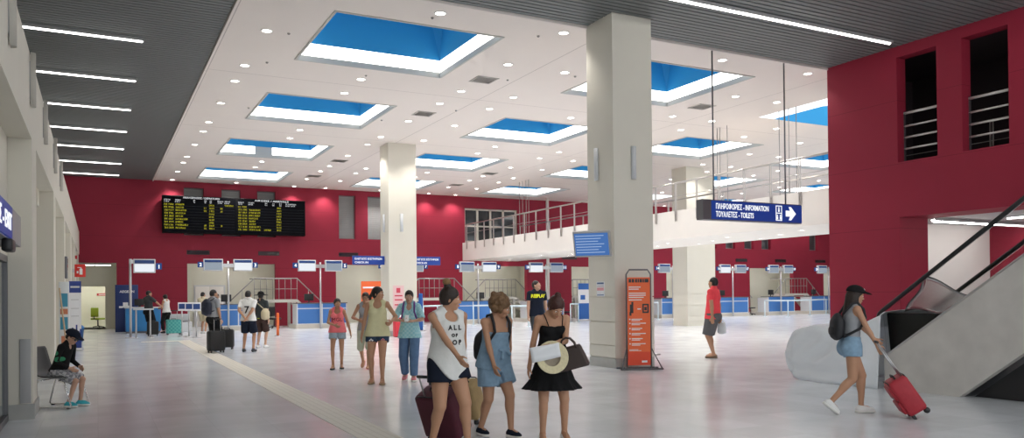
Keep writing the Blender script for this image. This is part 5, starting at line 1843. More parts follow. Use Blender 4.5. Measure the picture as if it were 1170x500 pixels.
# --- woman in the white lettered tank top (nearest) -----------------------------------------
R = place(512, 514, .60, .80, 'person in white lettered tank top and navy shorts, dark hair in blond-tipped bun')
F = Fig(1.57, 'f', 1.25, lean=3, twist=4, head_yaw=-58, head_pitch=4, feet=((.12, -.10, 0, 6), (-.12, .16, 0, -4)), hands=((.07, .38, .86), (-.30, -.16, .76)), elbows=((.5, -1, -.3), (-.4, -1, 0)))
body(F, R, .0075, 'tan', (.3, .7))
hair_cap(F, R, .008, H_DARK, .013, bun=(0, -.045, .135, .040), nape=-.07)
sdf_obj('hair_bun_tips', [ell(F.hp(.01, -.055, .168), V(.042, .042, .03), F.Rh), ell(F.hp(-.02, -.06, .185), V(.026, .03, .022), F.Rh)], .007, H_TIP, R, label='blond tips of the bun')
o = tanktop(F, R, .0085, C_WHITE, hem=-.155, loose=.022, scoop=.055, arm=.085, flare=.02, curve=.15, drop=.01)
for i, (tx, sz, dz) in enumerate((('A L L', .062, -.005), ('O F', .04, -.07), ('P O P', .062, -.145))):
    print_on(o, tx, sz, chest_frame(F, 0, dz), M_PRINTB, o, bold=.003)
shorts(F, R, .009, C_NAVY, .44, waist=.09, loose=.02, flare=.022)
shoes(F, R, .009, C_SHOEW, C_RUBW)
T1 = (R, F)

# --- woman in the strapless denim playsuit ----------------------------------------------------
R = place(565, 498, .62, .78, 'person in strapless light denim playsuit and sneakers, curly brown hair, looking down')
F = Fig(1.49, 'f', 1.17, lean=9, twist=4, head_yaw=-42, head_pitch=16, hip_z=.785, feet=((.08, -.14, 0, 5), (-.08, .18, 0, -3)), hands=((.15, .22, .72), (-.26, -.06, .68)), elbows=((.5, -1, 0), (-.5, -1, 0)))
body(F, R, .0075, 'tan', (.4, .5))
rnd = random.Random(11)
ex = []
for i in range(95):
    a, b = rnd.uniform(-PI, 0) if i % 4 else rnd.uniform(-PI, PI), rnd.uniform(-.7, 1.25)
    rr_ = rnd.uniform(.098, .128)
    x, y, z = rr_*.86*math.cos(b)*math.cos(a), -.03+rr_*1.02*math.cos(b)*math.sin(a), .02+rr_*math.sin(b)
    if y > .03 and z < .06: continue
    ex.append(ell(F.hp(x, y, z), V(1, 1, 1)*rnd.uniform(.014, .036), None, .006))
ex += [ell(F.hp(rnd.uniform(-.05, .05), rnd.uniform(-.15, -.09), rnd.uniform(-.02, .12)), V(1, 1, 1)*rnd.uniform(.02, .034), None, .01) for _ in range(22)]
hair_cap(F, R, .007, H_CURLY, .018, extra=ex, nape=-.3)
o = tanktop(F, R, .0085, C_DENIM, hem=-.06, loose=.020, scoop=.05, top=.385, flare=.01, name='bandeau_top')
shorts(F, R, .009, C_DENIM, .66, waist=.20, loose=.022, flare=.028)
for g in (1, -1):
    bm = bmesh.new(); tube(bm, [F.chest+F.Rc @ V(.075*g, .085, .03), F.sh[0 if g > 0 else 1]*.65+F.sc*.35+F.Rc @ V(0, .045, .04), F.sh[0 if g > 0 else 1]*.65+F.sc*.35+F.Rc @ V(0, -.02, .045), F.chest+F.Rc @ V(.07*g, -.10, .06)], .0045, 6)
    obj('shoulder_strap', bm, C_DENIM, R)
sdf_obj('waist_bow', [ell(F.pel+V(-.06, .14, .14), V(.05, .02, .025)), ell(F.pel+V(.01, .155, .135), V(.045, .02, .022)), cone(F.pel+V(-.03, .15, .14), F.pel+V(-.09, .155, .085), .014, .022), cone(F.pel+V(-.02, .15, .14), F.pel+V(.03, .19, .05), .012, .018)], .007, C_DENIM, R)
shoes(F, R, .008, C_NAVY, C_RUBW)
T2 = (R, F)

# --- woman in the black dress -------------------------------------------------------------------
R = place(631, 503, .10, 1.0, 'person in short black ruffled dress reading a white sheet, reddish brown hair bun')
F = Fig(1.51, 'f', 1.06, lean=7, twist=-8, head_yaw=-10, head_pitch=38, feet=((.10, .02, 0, 6), (-.13, -.02, 0, -6)), hands=((.25, .05, .69), (.055, .28, 1.0)), elbows=((.4, -1, 0), (-1, -.5, -.35)))
body(F, R, .0075, 'tan', (.3, .5), palm=(None, (.2, -.3, -1)))
hair_cap(F, R, .008, H_RED, .014, bun=(0, -.05, .135, .038), nape=-.08, fringe=-.01)
k = F.k
o = tanktop(F, R, .0085, C_BLACK, hem=.02, loose=.012, scoop=.075, top=.43, name='dress_bodice')
hz0 = F.pel+V(0, 0, .06)


def skirt_f(X):
    P = X-hz0; z = -P[..., 2]; th = np.arctan2(P[..., 1], P[..., 0])
    t = np.clip(z/.33, 0, 1)
    r = .152+.105*t+.045*np.clip((t-.72)/.28, 0, 1)+(.016*t)*np.sin(9*th+.6*np.sin(3*th))+.008*np.clip((t-.7)/.3, 0, 1)*np.sin(23*th)
    d = (np.sqrt(P[..., 0]**2+(P[..., 1]*1.12)**2)-r)*.85
    return np.maximum(np.maximum(d, z-.33), -z-.1)


sdf_obj('dress_skirt', [fn(skirt_f, hz0+V(-.36, -.36, -.42), hz0+V(.36, .36, .08))], .009, C_BLACK, R, it=1)
for g in (1, -1):
    i = 0 if g > 0 else 1
    s_ = F.sh[i]*.62+F.sc*.38
    bm = bmesh.new(); tube(bm, [F.chest+F.Rc @ V(.07*g, .11, .055), s_+F.Rc @ V(0, .055, .028), s_+F.Rc @ V(0, .0, .05), s_+F.Rc @ V(0, -.045, .03), F.chest+F.Rc @ V(.06*g, -.105, .06)], .0055, 6)
    obj('shoulder_strap', bm, C_BLACK, R)
shoes(F, R, .009, C_SHOEW, C_RUBW, low=.055)
T3 = (R, F)

# --- woman pushing the red suitcase ---------------------------------------------------------------
R = place(973, 472, 1.0, .10, 'person in black cap, grey crop top and denim shorts pushing a red suitcase')
F = Fig(1.55, 'f', 1.12, lean=4, twist=-4, head_yaw=2, head_pitch=6, feet=((.07, -.30, .085, 0), (-.06, .13, 0, 0)), toe=(38, 0), hands=((.17, .27, .81), (-.12, .37, .84)), elbows=((.4, -1, -.2), (-.4, -1, -.3)), knees=((0, 1, 0), (0, 1, 0)))
body(F, R, .0075, 'tan', (.4, 1.0))
rnd = random.Random(4)
ex = [cone(F.hp(.055*g+rnd.uniform(-.01, .01), -.04+.012*i, -.02), F.hp(.075*g+rnd.uniform(-.03, .03), -.02+.03*i+rnd.uniform(-.03, .03), -.33+rnd.uniform(-.05, .06)), .032, .014, .02) for g in (1, -1) for i in range(-2, 3)]
ex += [cone(F.hp(rnd.uniform(-.04, .04), -.08, -.02), F.hp(rnd.uniform(-.06, .06), -.11, -.33), .035, .015, .02) for i in range(3)]
hair_cap(F, R, .0085, H_DARK, .010, extra=ex)
cap = sdf_obj('cap', [ell(F.hp(0, -.012, .045), V(.090, .112, .088), F.Rh), ell(F.hp(0, .135, .055), V(.070, .075, .010), F.Rh @ rotx(-.22), .02)], .007, C_BLACK, R, cuts=[plane(-F.Rh[:, 2], F.hp(0, 0, .040))], it=1)
bm = bmesh.new(); lathe(bm, [(.001, 0), (.02, 0), (.024, -.006)], 12, M=m4(np.stack([F.Rh[:, 0], F.Rh[:, 2], F.Rh[:, 1]], 1) @ np.diag([1, 1, 1]), F.hp(0, .101, .082))); obj('cap_emblem', bm, C_SHOEW, cap)
tanktop(F, R, .0085, C_GREY, hem=.10, loose=.008, scoop=.05, arm=.09, name='crop_top')
shorts(F, R, .009, C_DENIM, .30, waist=.13, loose=.016, flare=.016)
shoes(F, R, .008, C_SHOEW, C_RUBW)
T5 = (R, F)

# --- man in the red t-shirt --------------------------------------------------------------------------
R = place(815, 408.5, -.80, -.55, 'person in coral red t-shirt, grey shorts and sandals standing with back turned')
F = Fig(1.83, 'm', 1.05, lean=-2, head_yaw=15, head_pitch=-4, feet=((.10, .03, 0, 8), (-.10, -.05, 0, -8)), hands=((.22, -.10, .80), (-.24, -.08, .86)), elbows=((.4, -1, 0), (-.4, -1, 0)))
body(F, R, .009, 'tan', (.4, .5))
hair_cap(F, R, .009, H_BLACK, .004, nape=-.055, fringe=-.01)
tshirt(F, R, .0095, C_CORAL, hem=-.08, sleeve=.62, loose=.022, flare=.01)
shorts(F, R, .01, C_DGREY if False else cloth('grey_shorts_cotton', (.13, .13, .135)), .98, waist=.05, loose=.03, flare=.03)
shoes(F, R, .009, C_LEATH, C_LEATH, low=.035, name='sandal')
T6 = (R, F)

# --- man in navy t-shirt with yellow lettering ---------------------------------------------------------
R = place(614, 401, .42, .92, 'person in navy t-shirt with bold yellow lettering, looking up to the right')
F = Fig(1.84, 'm', 1.06, head_yaw=-38, head_pitch=-13, feet=((.10, .03, 0, 8), (-.12, -.03, 0, -8)))
body(F, R, .009, 'fair', (.4, .4))
hair_cap(F, R, .009, H_BLACK, .006, nape=-.05, fringe=-.01)
o = tshirt(F, R, .0095, C_NAVY, hem=-.06, sleeve=.62, loose=.02)
print_on(o, 'REPLAY', .12, chest_frame(F, 0, .02), M_PRINTY, o, bold=.006)
shorts(F, R, .011, C_DGREY, .95, waist=.06, loose=.02)
shoes(F, R, .01, C_SHOED)

# --- boy on the chair --------------------------------------------------------------------------------------
R = place(82, 464.5, 1.0, .06, 'person, a boy in dark cap, black jacket and turquoise sneakers sitting on a chair')
F = Fig(1.28, 'm', .90, hip_z=.49, lean=21, hip_shift=(0, -.19), head_yaw=4, head_pitch=6, child=True, feet=((.09, .01, 0, 4), (-.08, .07, 0, -4)), hands=((.10, .035, .545), (-.10, .055, .545)), elbows=((.5, -1, -.4), (-.5, -1, -.4)), knees=((0, 1, .4), (0, 1, .4)))
body(F, R, .0085, 'fair', (.3, .3))
hair_cap(F, R, .009, H_DARK, .005, nape=-.055)
cap = sdf_obj('cap', [ell(F.hp(0, -.012, .045), V(.086, .108, .082), F.Rh), ell(F.hp(0, .13, .048), V(.066, .07, .010), F.Rh @ rotx(-.15), .02)], .007, C_NAVY, R, cuts=[plane(-F.Rh[:, 2], F.hp(0, 0, .036))])
sdf_obj('cap_emblem', [ell(F.hp(0, .085, .085), V(.022, .012, .012), F.Rh)], .004, C_SHOEW, cap)
bm = bmesh.new()
for g in (1, -1):
    lathe(bm, [(.001, 0), (.026, .001), (.024, .006)], 12, M=m4(np.stack([F.Rh[:, 0], F.Rh[:, 2], F.Rh[:, 1]], 1), F.hp(.031*g, .094, .003)))
    tube(bm, [F.hp(.052*g, .094, .006), F.hp(.076*g, .04, .008), F.hp(.078*g, -.01, .0)], .003, 5)
tube(bm, [F.hp(-.012, .098, .008), F.hp(.012, .098, .008)], .003, 5)
obj('sunglasses', bm, M_BLACK, R)
o = tshirt(F, R, .009, C_BLACK, hem=-.02, sleeve=1.95, loose=.014, name='jacket', neck=-.012)
M_GREENP = mat('green_jacket_print', (.02, .22, .10), .7)
for a, b in ((-.01, -.03), (.04, -.10)): print_on(o, '●', .09, m4(np.stack([F.Rc[:, 1], F.Rc[:, 2], F.Rc[:, 0]], 1), F.chest+F.Rc @ V(.3, a, b)), M_GREENP, o, name='green_print')
shorts(F, R, .009, C_BOYSH, .92, waist=.08, loose=.018, flare=.02)
shoes(F, R, .008, C_TEAL, C_RUBW, ankle=.02)

# --- woman in the pale yellow tank top ----------------------------------------------------------------------
R = place(432, 438, .02, 1.0, 'person in pale yellow tank top and dark denim shorts walking, head turned sideways')
F = Fig(1.64, 'f', 1.08, head_yaw=-62, twist=-6, feet=((.11, -.03, 0, 4), (-.09, .12, 0, -6)), hands=((.27, .02, .80), (-.24, .10, 1.05)), elbows=((.4, -1, 0), (-.6, -1, -.4)))
body(F, R, .0085, 'tan', (.3, 1.0))
hair_cap(F, R, .009, H_BLACK, .012, tail=[((0, -.10, .03), (.02, -.15, -.06), .032, .026), ((.02, -.15, -.06), (.02, -.13, -.17), .026, .012)])
tanktop(F, R, .009, C_YELLOW, hem=-.07, loose=.018, scoop=.085, arm=.09, flare=.02)
o = shorts(F, R, .009, C_DENIMD, .40, waist=.06, loose=.018, flare=.016)
print_on(o, '✿', .10, m4(np.stack([V(-1, 0, 0), V(0, 0, 1), V(0, 1, 0)], 1), F.pel+V(.09, .3, -.17)), C_SHOEW, o, name='flower_patch')
print_on(o, '✿', .08, m4(np.stack([V(-1, 0, 0), V(0, 0, 1), V(0, 1, 0)], 1), F.pel+V(-.11, .3, -.15)), C_PINKSH, o, name='flower_patch')
shoes(F, R, .0085, C_TAN, C_TAN, low=.03, name='sandal')

# --- woman in the light blue checked shirt -------------------------------------------------------------------
R = place(468.5, 434.5, .0, 1.0, 'person in light blue checked shirt and jeans holding a phone with both hands')
F = Fig(1.58, 'f', 1.03, head_pitch=6, feet=((.10, -.16, .02, 5), (-.08, .10, 0, -5)), toe=(16, 0), hands=((.085, .26, 1.06), (-.075, .26, 1.05)), elbows=((1, -.4, -.6), (-1, -.4, -.6)))
body(F, R, .0085, 'fair', (.7, .7), palm=((-.6, .3, .5), (.6, .3, .5)))
hair_cap(F, R, .009, H_DARK, .008, nape=-.06)
tshirt(F, R, .0095, C_PLAID, hem=-.10, sleeve=.9, loose=.02, flare=.02, vneck=.03, name='checked_shirt')
shorts(F, R, .0095, C_JEANS, 1.93, waist=.06, loose=.018, wide=.012, name='jeans')
shoes(F, R, .0085, C_PINKSH, C_RUBW)
T9 = (R, F)

# --- girl in the pink top ---------------------------------------------------------------------------------------
R = place(386, 421.5, .12, 1.0, 'person, a girl in neon pink lettered top and pale denim shorts walking')
F = Fig(1.44, 'f', .93, head_yaw=-18, feet=((.09, .06, 0, 5), (-.07, -.08, 0, -8)), hands=((.03, .19, .90), (-.26, .0, .74)), elbows=((1, -.6, -.3), (-.4, -1, 0)))
body(F, R, .009, 'tan', (.4, .4))
hair_cap(F, R, .0095, H_DARK, .010, bun=(0, -.11, .03, .032), nape=-.07)
o = tanktop(F, R, .0095, C_PINK, hem=-.02, loose=.024, scoop=.07, arm=.08, flare=.02)
print_on(o, 'MGL', .105, chest_frame(F, 0, -.10), M_PRINTR, o)
shorts(F, R, .0095, C_DENIMP, .42, waist=.05, loose=.02, flare=.02)
shoes(F, R, .009, C_DGREY, C_DGREY, low=.03, name='sandal')

# --- girl in grey behind -------------------------------------------------------------------------------------------
R = place(418.5, 421, .0, 1.0, 'person in grey top with glasses half hidden behind the yellow tank top')
F = Fig(1.56, 'f', .95, feet=((.10, -.25, .07, 5), (-.06, .10, 0, -4)), toe=(35, 0), hands=((.10, .20, 1.0), None), elbows=((1, -.6, -.3), None), head_pitch=4)
body(F, R, .009, 'tan', (.5, .4))
hair_cap(F, R, .0095, H_DARK, .010, bun=(0, -.10, .08, .035), nape=-.07)
tanktop(F, R, .0095, C_GREY, hem=-.05, loose=.02, scoop=.05, arm=.08)
shorts(F, R, .0095, cloth('pale_sage_cotton', (.50, .52, .40)), 1.05, waist=.05, loose=.022, flare=.01)
shoes(F, R, .009, C_PINKSH, None, low=.04, name='sandal')
bm = bmesh.new()
for g in (1, -1):
    tube(bm, [F.hp(.031*g+.024*math.cos(a), .098, .003+.02*math.sin(a)) for a in [2*PI*i/12 for i in range(12)]], .0025, 5, closed=True)
    tube(bm, [F.hp(.054*g, .096, .006), F.hp(.074*g, .04, .006), F.hp(.076*g, -.01, 0)], .0025, 5)
tube(bm, [F.hp(-.009, .099, .005), F.hp(.009, .099, .005)], .0025, 5)
obj('glasses', bm, M_BLACK, R)

# --- football shirt number 7 -------------------------------------------------------------------------------------------
R = place(284, 402, .02, -1.0, 'person in white football shirt number 7 and dark shorts, hands behind back')
F = Fig(1.66, 'm', 1.0, feet=((.13, .0, 0, 10), (-.13, .0, 0, -10)), hands=((.03, -.20, .93), (-.04, -.19, .95)), elbows=((1, -.6, 0), (-1, -.6, 0)))
body(F, R, .011, 'tan', (.6, .6), face=False)
hair_cap(F, R, .011, H_BLACK, .006, nape=-.06)
o = tshirt(F, R, .011, C_WHITE, hem=-.04, sleeve=.75, loose=.024, flare=.02)
print_on(o, '7', .27, chest_frame(F, 0, -.19, .3, True), M_PRINTB, o, bold=.006)
print_on(o, 'RONALDO' if False else '—  —', .05, chest_frame(F, 0, .12, .3, True), M_PRINTB, o)
shorts(F, R, .011, C_NAVY, .86, waist=.05, loose=.025, flare=.03)
shoes(F, R, .011, C_SHOED)

# --- person with dark sun hat --------------------------------------------------------------------------------------------
R = place(298.5, 397.5, .25, -1.0, 'person in black sun hat, charcoal shirt and brown shorts with beige shoulder bag')
F = Fig(1.62, 'm', .95, feet=((.10, .04, 0, 8), (-.09, -.04, 0, -8)), head_yaw=-25)
body(F, R, .011, 'fair', (.5, .5), face=False)
hair_cap(F, R, .011, H_BLACK, .006, nape=-.06)
sdf_obj('sun_hat', [ell(F.hp(0, -.01, .075), V(.092, .108, .075), F.Rh), fn(lambda X: np.maximum(np.abs((X-F.hp(0, 0, .05)) @ F.Rh[:, 2]+.6*(((X-F.hp(0, 0, .05))[..., 0])**2+((X-F.hp(0, 0, .05))[..., 1])**2))-.008, np.sqrt((((X-F.hp(0, 0, .05)) @ F.Rh[:, 0])**2+((X-F.hp(0, 0, .05)) @ F.Rh[:, 1])**2))-.205), F.hp(0, 0, .05)-.24, F.hp(0, 0, .05)+.24, .01)], .010, C_BLACK, R)
o = tshirt(F, R, .011, C_DGREY, hem=-.02, sleeve=.7, loose=.02)
sdf_obj('hem_band', [ell(F.pel+V(0, 0, .005), V(.185, .145, .022))], .010, cloth('lime_trim', (.40, .50, .04)), o)
shorts(F, R, .011, C_BROWN, .95, waist=.05, loose=.022, flare=.025)
shoes(F, R, .011, C_SHOEW, None)
T13 = (R, F)

# --- man with dark backpack ---------------------------------------------------------------------------------------------------
R = place(244, 401, .55, -.85, 'person in grey t-shirt and black shorts with navy backpack standing beside black suitcases')
F = Fig(1.70, 'm', 1.0, feet=((.10, .0, 0, 8), (-.10, .0, 0, -8)), hands=((.24, .06, .86), (-.2, .2, .95)), head_yaw=10)
body(F, R, .011, 'tan', (.5, .5), face=False)
hair_cap(F, R, .011, H_BLACK, .006, nape=-.06)
tshirt(F, R, .011, C_GREY, hem=-.05, sleeve=.7, loose=.022)
shorts(F, R, .011, C_BLACK, .95, waist=.05, loose=.03, flare=.03)
shoes(F, R, .011, C_SHOED)
T14 = (R, F)

# --- people at the left desk ------------------------------------------------------------------------------------------------------
R = place(170, 382, .45, -.9, 'person in dark grey t-shirt reaching out an arm at the left desk')
F = Fig(1.78, 'm', 1.05, feet=((.13, .0, 0, 8), (-.13, .05, 0, -8)), hands=((.18, .52, 1.10), (-.26, .1, .9)), head_yaw=20)
body(F, R, .012, 'tan', (.4, .4), face=False)
hair_cap(F, R, .012, H_BLACK, .006, nape=-.06)
tshirt(F, R, .012, C_DGREY, hem=-.1, sleeve=.7, loose=.022)
shorts(F, R, .012, C_BLACK, .95, waist=.05, loose=.03, flare=.03)
shoes(F, R, .012, C_LEATH)
R = place(190.5, 380.5, -.65, -.3, 'person in white top and black trousers with dark hair bun at the left desk')
F = Fig(1.62, 'f', .95, feet=((.10, .0, 0, 8), (-.10, .05, 0, -8)), hands=((.10, .32, 1.06), (-.10, .30, 1.04)), head_pitch=14, lean=4)
body(F, R, .012, 'tan', (.4, .4), face=False)
hair_cap(F, R, .012, H_BLACK, .014, bun=(0, -.10, .06, .04), nape=-.08)
tanktop(F, R, .012, C_WHITE, hem=.0, loose=.02, scoop=.05, arm=.08)
shorts(F, R, .012, C_BLACK, 1.9, waist=.06, loose=.02)
shoes(F, R, .012, C_BLACK)
# --- at the counter
R = place(232, 381, .3, -.95, 'person in cream shirt at the blue counter, behind the man with backpack')
F = Fig(1.70, 'm', .97, feet=((.10, .0, 0, 8), (-.10, .05, 0, -8)), hands=(None, (-.12, .3, 1.1)))
body(F, R, .012, 'tan', (.4, .4), face=False)
hair_cap(F, R, .012, H_BLACK, .006, nape=-.06)
tshirt(F, R, .012, C_CREAMC, hem=-.08, sleeve=.8, loose=.022)
shorts(F, R, .012, C_BEIGE, .9, waist=.05, loose=.022, flare=.03)
shoes(F, R, .012, C_SHOEW)
# --- clerk behind the counter
R = thing('person', 'person in white shirt, a clerk standing behind the first blue counter', 'person', (4.9, 38.75, 0.0), PI)
F = Fig(1.64, 'm', .97, hands=((.15, .3, 1.14), (-.15, .3, 1.14)), head_pitch=12)
body(F, R, .012, 'fair', (.4, .4))
hair_cap(F, R, .012, H_DARK, .006, nape=-.06)
tshirt(F, R, .012, C_WHITE, hem=-.05, sleeve=.9, loose=.02, name='shirt')
shorts(F, R, .012, C_NAVY, 1.9, waist=.06, loose=.02, name='trousers')
shoes(F, R, .012, C_BLACK)
# ------------------------------------------------------------------ bags, cases and other things carried
def suitcase(name, label, w, d, h, m, loc, rz, tilt=0.0, handle=.0, wheels=2, mstripe=None, grip_m=None, mesh_pat=None):
    """upright case; local +Y is its front, tilts backwards about the wheel axle"""
    t = thing(name, label, 'suitcase', loc, rz)
    T = Matrix.Rotation(tilt, 4, 'X')
    part('shell', m, t, lambda bm: rbox(bm, -w/2, w/2, -d/2, d/2, .05, h, .045, 3, M=T))
    part('front_pocket', m, t, lambda bm: (rbox(bm, -w*.42, w*.42, d/2-.01, d/2+.03, .1, h*.52, .02, 2, M=T), rbox(bm, -w*.40, w*.40, d/2-.01, d/2+.02, h*.56, h*.9, .02, 2, M=T)))
    part('piping', mstripe or M_BLACK, t, lambda bm: [tube(bm, [T @ Vector(p) for p in ((-w/2+.03, y, .08), (-w/2+.03, y, h-.03), (-w/2+.06, y, h), (w/2-.06, y, h), (w/2-.03, y, h-.03), (w/2-.03, y, .08))], .007, 6) for y in (-d/2+.012, d/2-.012)])
    part('carry_grip', M_BLACK, t, lambda bm: tube(bm, [T @ Vector(p) for p in ((-.09, 0, h-.005), (-.07, 0, h+.035), (.07, 0, h+.035), (.09, 0, h-.005))], .012, 8))
    if handle:
        hd = part('pull_handle', M_STEEL, t, lambda bm: [tube(bm, [T @ Vector((s*w*.2, -d/2+.035, h-.05)), T @ Vector((s*w*.2, -d/2+.035, h+handle))], .009, 8) for s in (-1, 1)])
        bm = bmesh.new(); tube(bm, [T @ Vector((-w*.2-.02, -d/2+.035, h+handle)), T @ Vector((w*.2+.02, -d/2+.035, h+handle))], .016, 8); obj('grip', bm, M_BLACK, hd)
    for s in (-1, 1):
        for y in ((-d/2+.03,) if wheels == 2 else (-d/2+.04, d/2-.04)):
            part('wheel', M_BLACK, t, lambda bm: lathe(bm, [(.001, -.014), (.035, -.014), (.035, .014), (.001, .014)], 14, M=T @ Matrix.Translation((s*(w/2-.05), y, .03)) @ Matrix.Rotation(PI/2, 4, 'Y')))
    if wheels == 2:
        part('foot', M_BLACK, t, lambda bm: [rbox(bm, s*(w/2-.06)-.02, s*(w/2-.06)+.02, d/2-.06, d/2-.02, -.004, .06, .008, M=T) for s in (-1, 1)])
    return t


M_MAROON = mat('maroon_suitcase_fabric', (.085, .008, .022), .6, noise=.1, nscale=20, bump=.2)
M_REDC = mat('red_suitcase_fabric', (.40, .020, .034), .55, noise=.1, nscale=20, bump=.25)
M_BLKC = mat('black_suitcase_fabric', (.012, .012, .013), .6, noise=.2, nscale=20, bump=.2)
M_TANC = mat('tan_suitcase_fabric', (.42, .29, .13), .6, noise=.15, nscale=15, bump=.2)
M_TEALC = plaid('teal_patterned_suitcase', (.06, .34, .33), (.13, .46, .42), 14)
M_HBAG = mat('dark_brown_leather', (.045, .028, .024), .45, noise=.15, nscale=12, bump=.15)
M_NYLON = mat('black_nylon', (.013, .013, .016), .6, bump=.25, nscale=18)
M_NAVYN = mat('navy_nylon', (.012, .016, .035), .6, bump=.25, nscale=18)
M_PURP = mat('purple_strap', (.13, .03, .22), .6)
M_STRAW = mat('pale_straw', (.70, .62, .40), .8, noise=.15, nscale=40, bump=.4)
M_STRAWIN = mat('straw_hat_lining', (.42, .36, .28), .8, noise=.2, nscale=25, bump=.3)

Rw = lambda T: T[0].matrix_basis
bpy.context.view_layer.update()
# red suitcase pushed ahead
R5, F5 = T5
x, y = ground(1050, 477)
suitcase('suitcase', 'red soft suitcase pushed on its wheels by the woman in black cap', .36, .23, .50, M_REDC, (x, y, 0.04), R5.rotation_euler.z+PI-.15, math.radians(-33), .46, 2, M_BLKC)
# black suitcases near the man with backpack
x, y = ground(243.5, 401.5); suitcase('suitcase', 'black upright suitcase nearest to the man with the navy backpack', .43, .27, .58, M_BLKC, (x+.02, y-.45, .005), .25, 0, .32, 4)
x, y = ground(258, 398.5); suitcase('suitcase', 'black suitcase partly behind the other black one, beside the football shirt', .38, .26, .56, M_BLKC, (x+.02, y-.1, .005), -.3, 0, 0, 4)
x, y = ground(198.5, 382); suitcase('suitcase', 'teal patterned suitcase standing by the left baggage scale', .56, .3, .60, M_TEALC, (x, y, .005), .1, 0, .36, 4, mat('teal_trim', (.03, .2, .2), .5))
x, y = ground(174, 383); suitcase('suitcase', 'black case standing behind the person in dark grey at left desk', .42, .28, .56, M_BLKC, (x, y-.4, .005), -.1, 0, 0, 4)
# cases of the two nearest women
x, y = ground(534, 511); suitcase('suitcase', 'maroon soft suitcase pulled behind the woman in white tank top', .44, .28, .54, M_MAROON, (x, y+.42, .04), math.radians(-58), math.radians(24), .22, 2)
x, y = ground(553, 487); suitcase('suitcase', 'tan suitcase with dark trim behind the denim playsuit', .36, .25, .50, M_TANC, (x, y+.35, .04), math.radians(-55), math.radians(24), .34, 2)
x, y = ground(533, 483); suitcase('suitcase', 'black suitcase between the two nearest women', .40, .26, .72, M_BLKC, (x, y+.55, .01), math.radians(-50), math.radians(3), .15, 4)


def on_fig(T, name, label, cat):
    t = thing(name, label, cat, T[0].location, T[0].rotation_euler.z)
    return t


def backpack(T, label, m, mstrap=None, w=.15, h=.22, d=.08, dz=0.0, full=True):
    t = on_fig(T, 'backpack', label, 'backpack'); F = T[1]; k = F.k; R = F.Rc
    c = F.chest+R @ V(0, -.115*k-d, dz*k)
    sdf_obj('bag', [ell(c+R @ V(0, .0, -.04), V(w, d, h), R), rb(c+R @ V(0, 0, -.06), V(w*.9, d*.75, h*.75), R, .05, .03)], .010, m, t)
    sdf_obj('front_pocket', [ell(c+R @ V(0, -d*.75, -.09), V(w*.72, d*.45, h*.42), R)], .010, m, t)
    for g in (1, -1):
        i = 0 if g > 0 else 1
        s_ = F.sh[i]*.58+F.sc*.42
        bm = bmesh.new()
        o_ = .018
        tube(bm, [c+R @ V(.06*g, d*.5, .12*k), s_+R @ V(0, -.05, .055), s_+R @ V(0, .02, .058+o_), s_+R @ V(.01*g, .075+o_, .0), F.chest+R @ V(.105*g*k, .115*k+o_, .02), F.chest+R @ V(.15*g*k, .05, -.13*k), c+R @ V(.11*g, .04, -.16)], [.016]*7, 6)
        obj('strap', bm, mstrap or m, t)
    return t


backpack(T5, 'small black backpack worn by the woman pushing the red suitcase', M_NYLON, None, .125, .17, .075, -.08)
backpack(T14, 'navy backpack worn by the man in grey t-shirt', M_NAVYN, None, .17, .24, .10, -.02)
backpack(T9, 'dark backpack with purple straps on the person in checked shirt', M_NYLON, M_PURP, .15, .21, .08)
backpack(T2, 'black backpack hanging on the back of the denim playsuit', M_NYLON, None, .14, .19, .08, -.16)
# beige shoulder bag
F = T13[1]
t = on_fig(T13, 'shoulder_bag', 'beige shoulder bag hanging beside the person in black sun hat', 'bag')
c = F.pel+V(.20, -.10, .13)
sdf_obj('bag', [ell(c, V(.10, .15, .17)), rb(c+V(0, 0, -.03), V(.08, .13, .12), None, .05, .03)], .012, C_BEIGE, t)
bm = bmesh.new(); tube(bm, [c+V(0, .06, .15), F.sh[1]*.3+F.sc*.7+F.Rc @ V(0, .10, .03), F.sh[1]*.45+F.sc*.55+V(0, 0, .07), F.sh[1]*.3+F.sc*.7+F.Rc @ V(0, -.13, -.02), c+V(0, -.08, .15)], .014, 6); obj('strap', bm, C_BEIGE, t)
# white plastic bag of the man in red
F = T6[1]
t = on_fig(T6, 'plastic_bag', 'small white plastic bag hanging from the hand of the man in red', 'bag')
c = F.wri[0]+V(.05, -.02, -.26)
sdf_obj('bag', [rb(c, V(.035, .095, .13), None, .03, .02), ell(c+V(0, 0, -.06), V(.045, .10, .09), None, .03)], .010, mat('white_plastic', (.78, .80, .82), .4), t)
for s in (-1, 1):
    bm = bmesh.new(); tube(bm, [c+V(0, s*.07, .11), c+V(-.01, s*.045, .17), F.wri[0]+V(.0, .0, -.07)], .008, 6); obj('handle', bm, C_SHOEW, t)
# phone
F = T9[1]
t = on_fig(T9, 'phone', 'white phone held by the person in checked shirt', 'phone')
pm = (F.wri[0]+F.wri[1])/2+V(0, .085, .045)
M_ = m4(rotx(.7), pm)
part('case', C_SHOEW, t, lambda bm: rbox(bm, -.036, .036, -.006, .006, -.07, .07, .006, M=M_)); part('screen', M_DGLASS, t, lambda bm: box(bm, -.031, .031, -.0075, -.006, -.058, .058, M=M_))

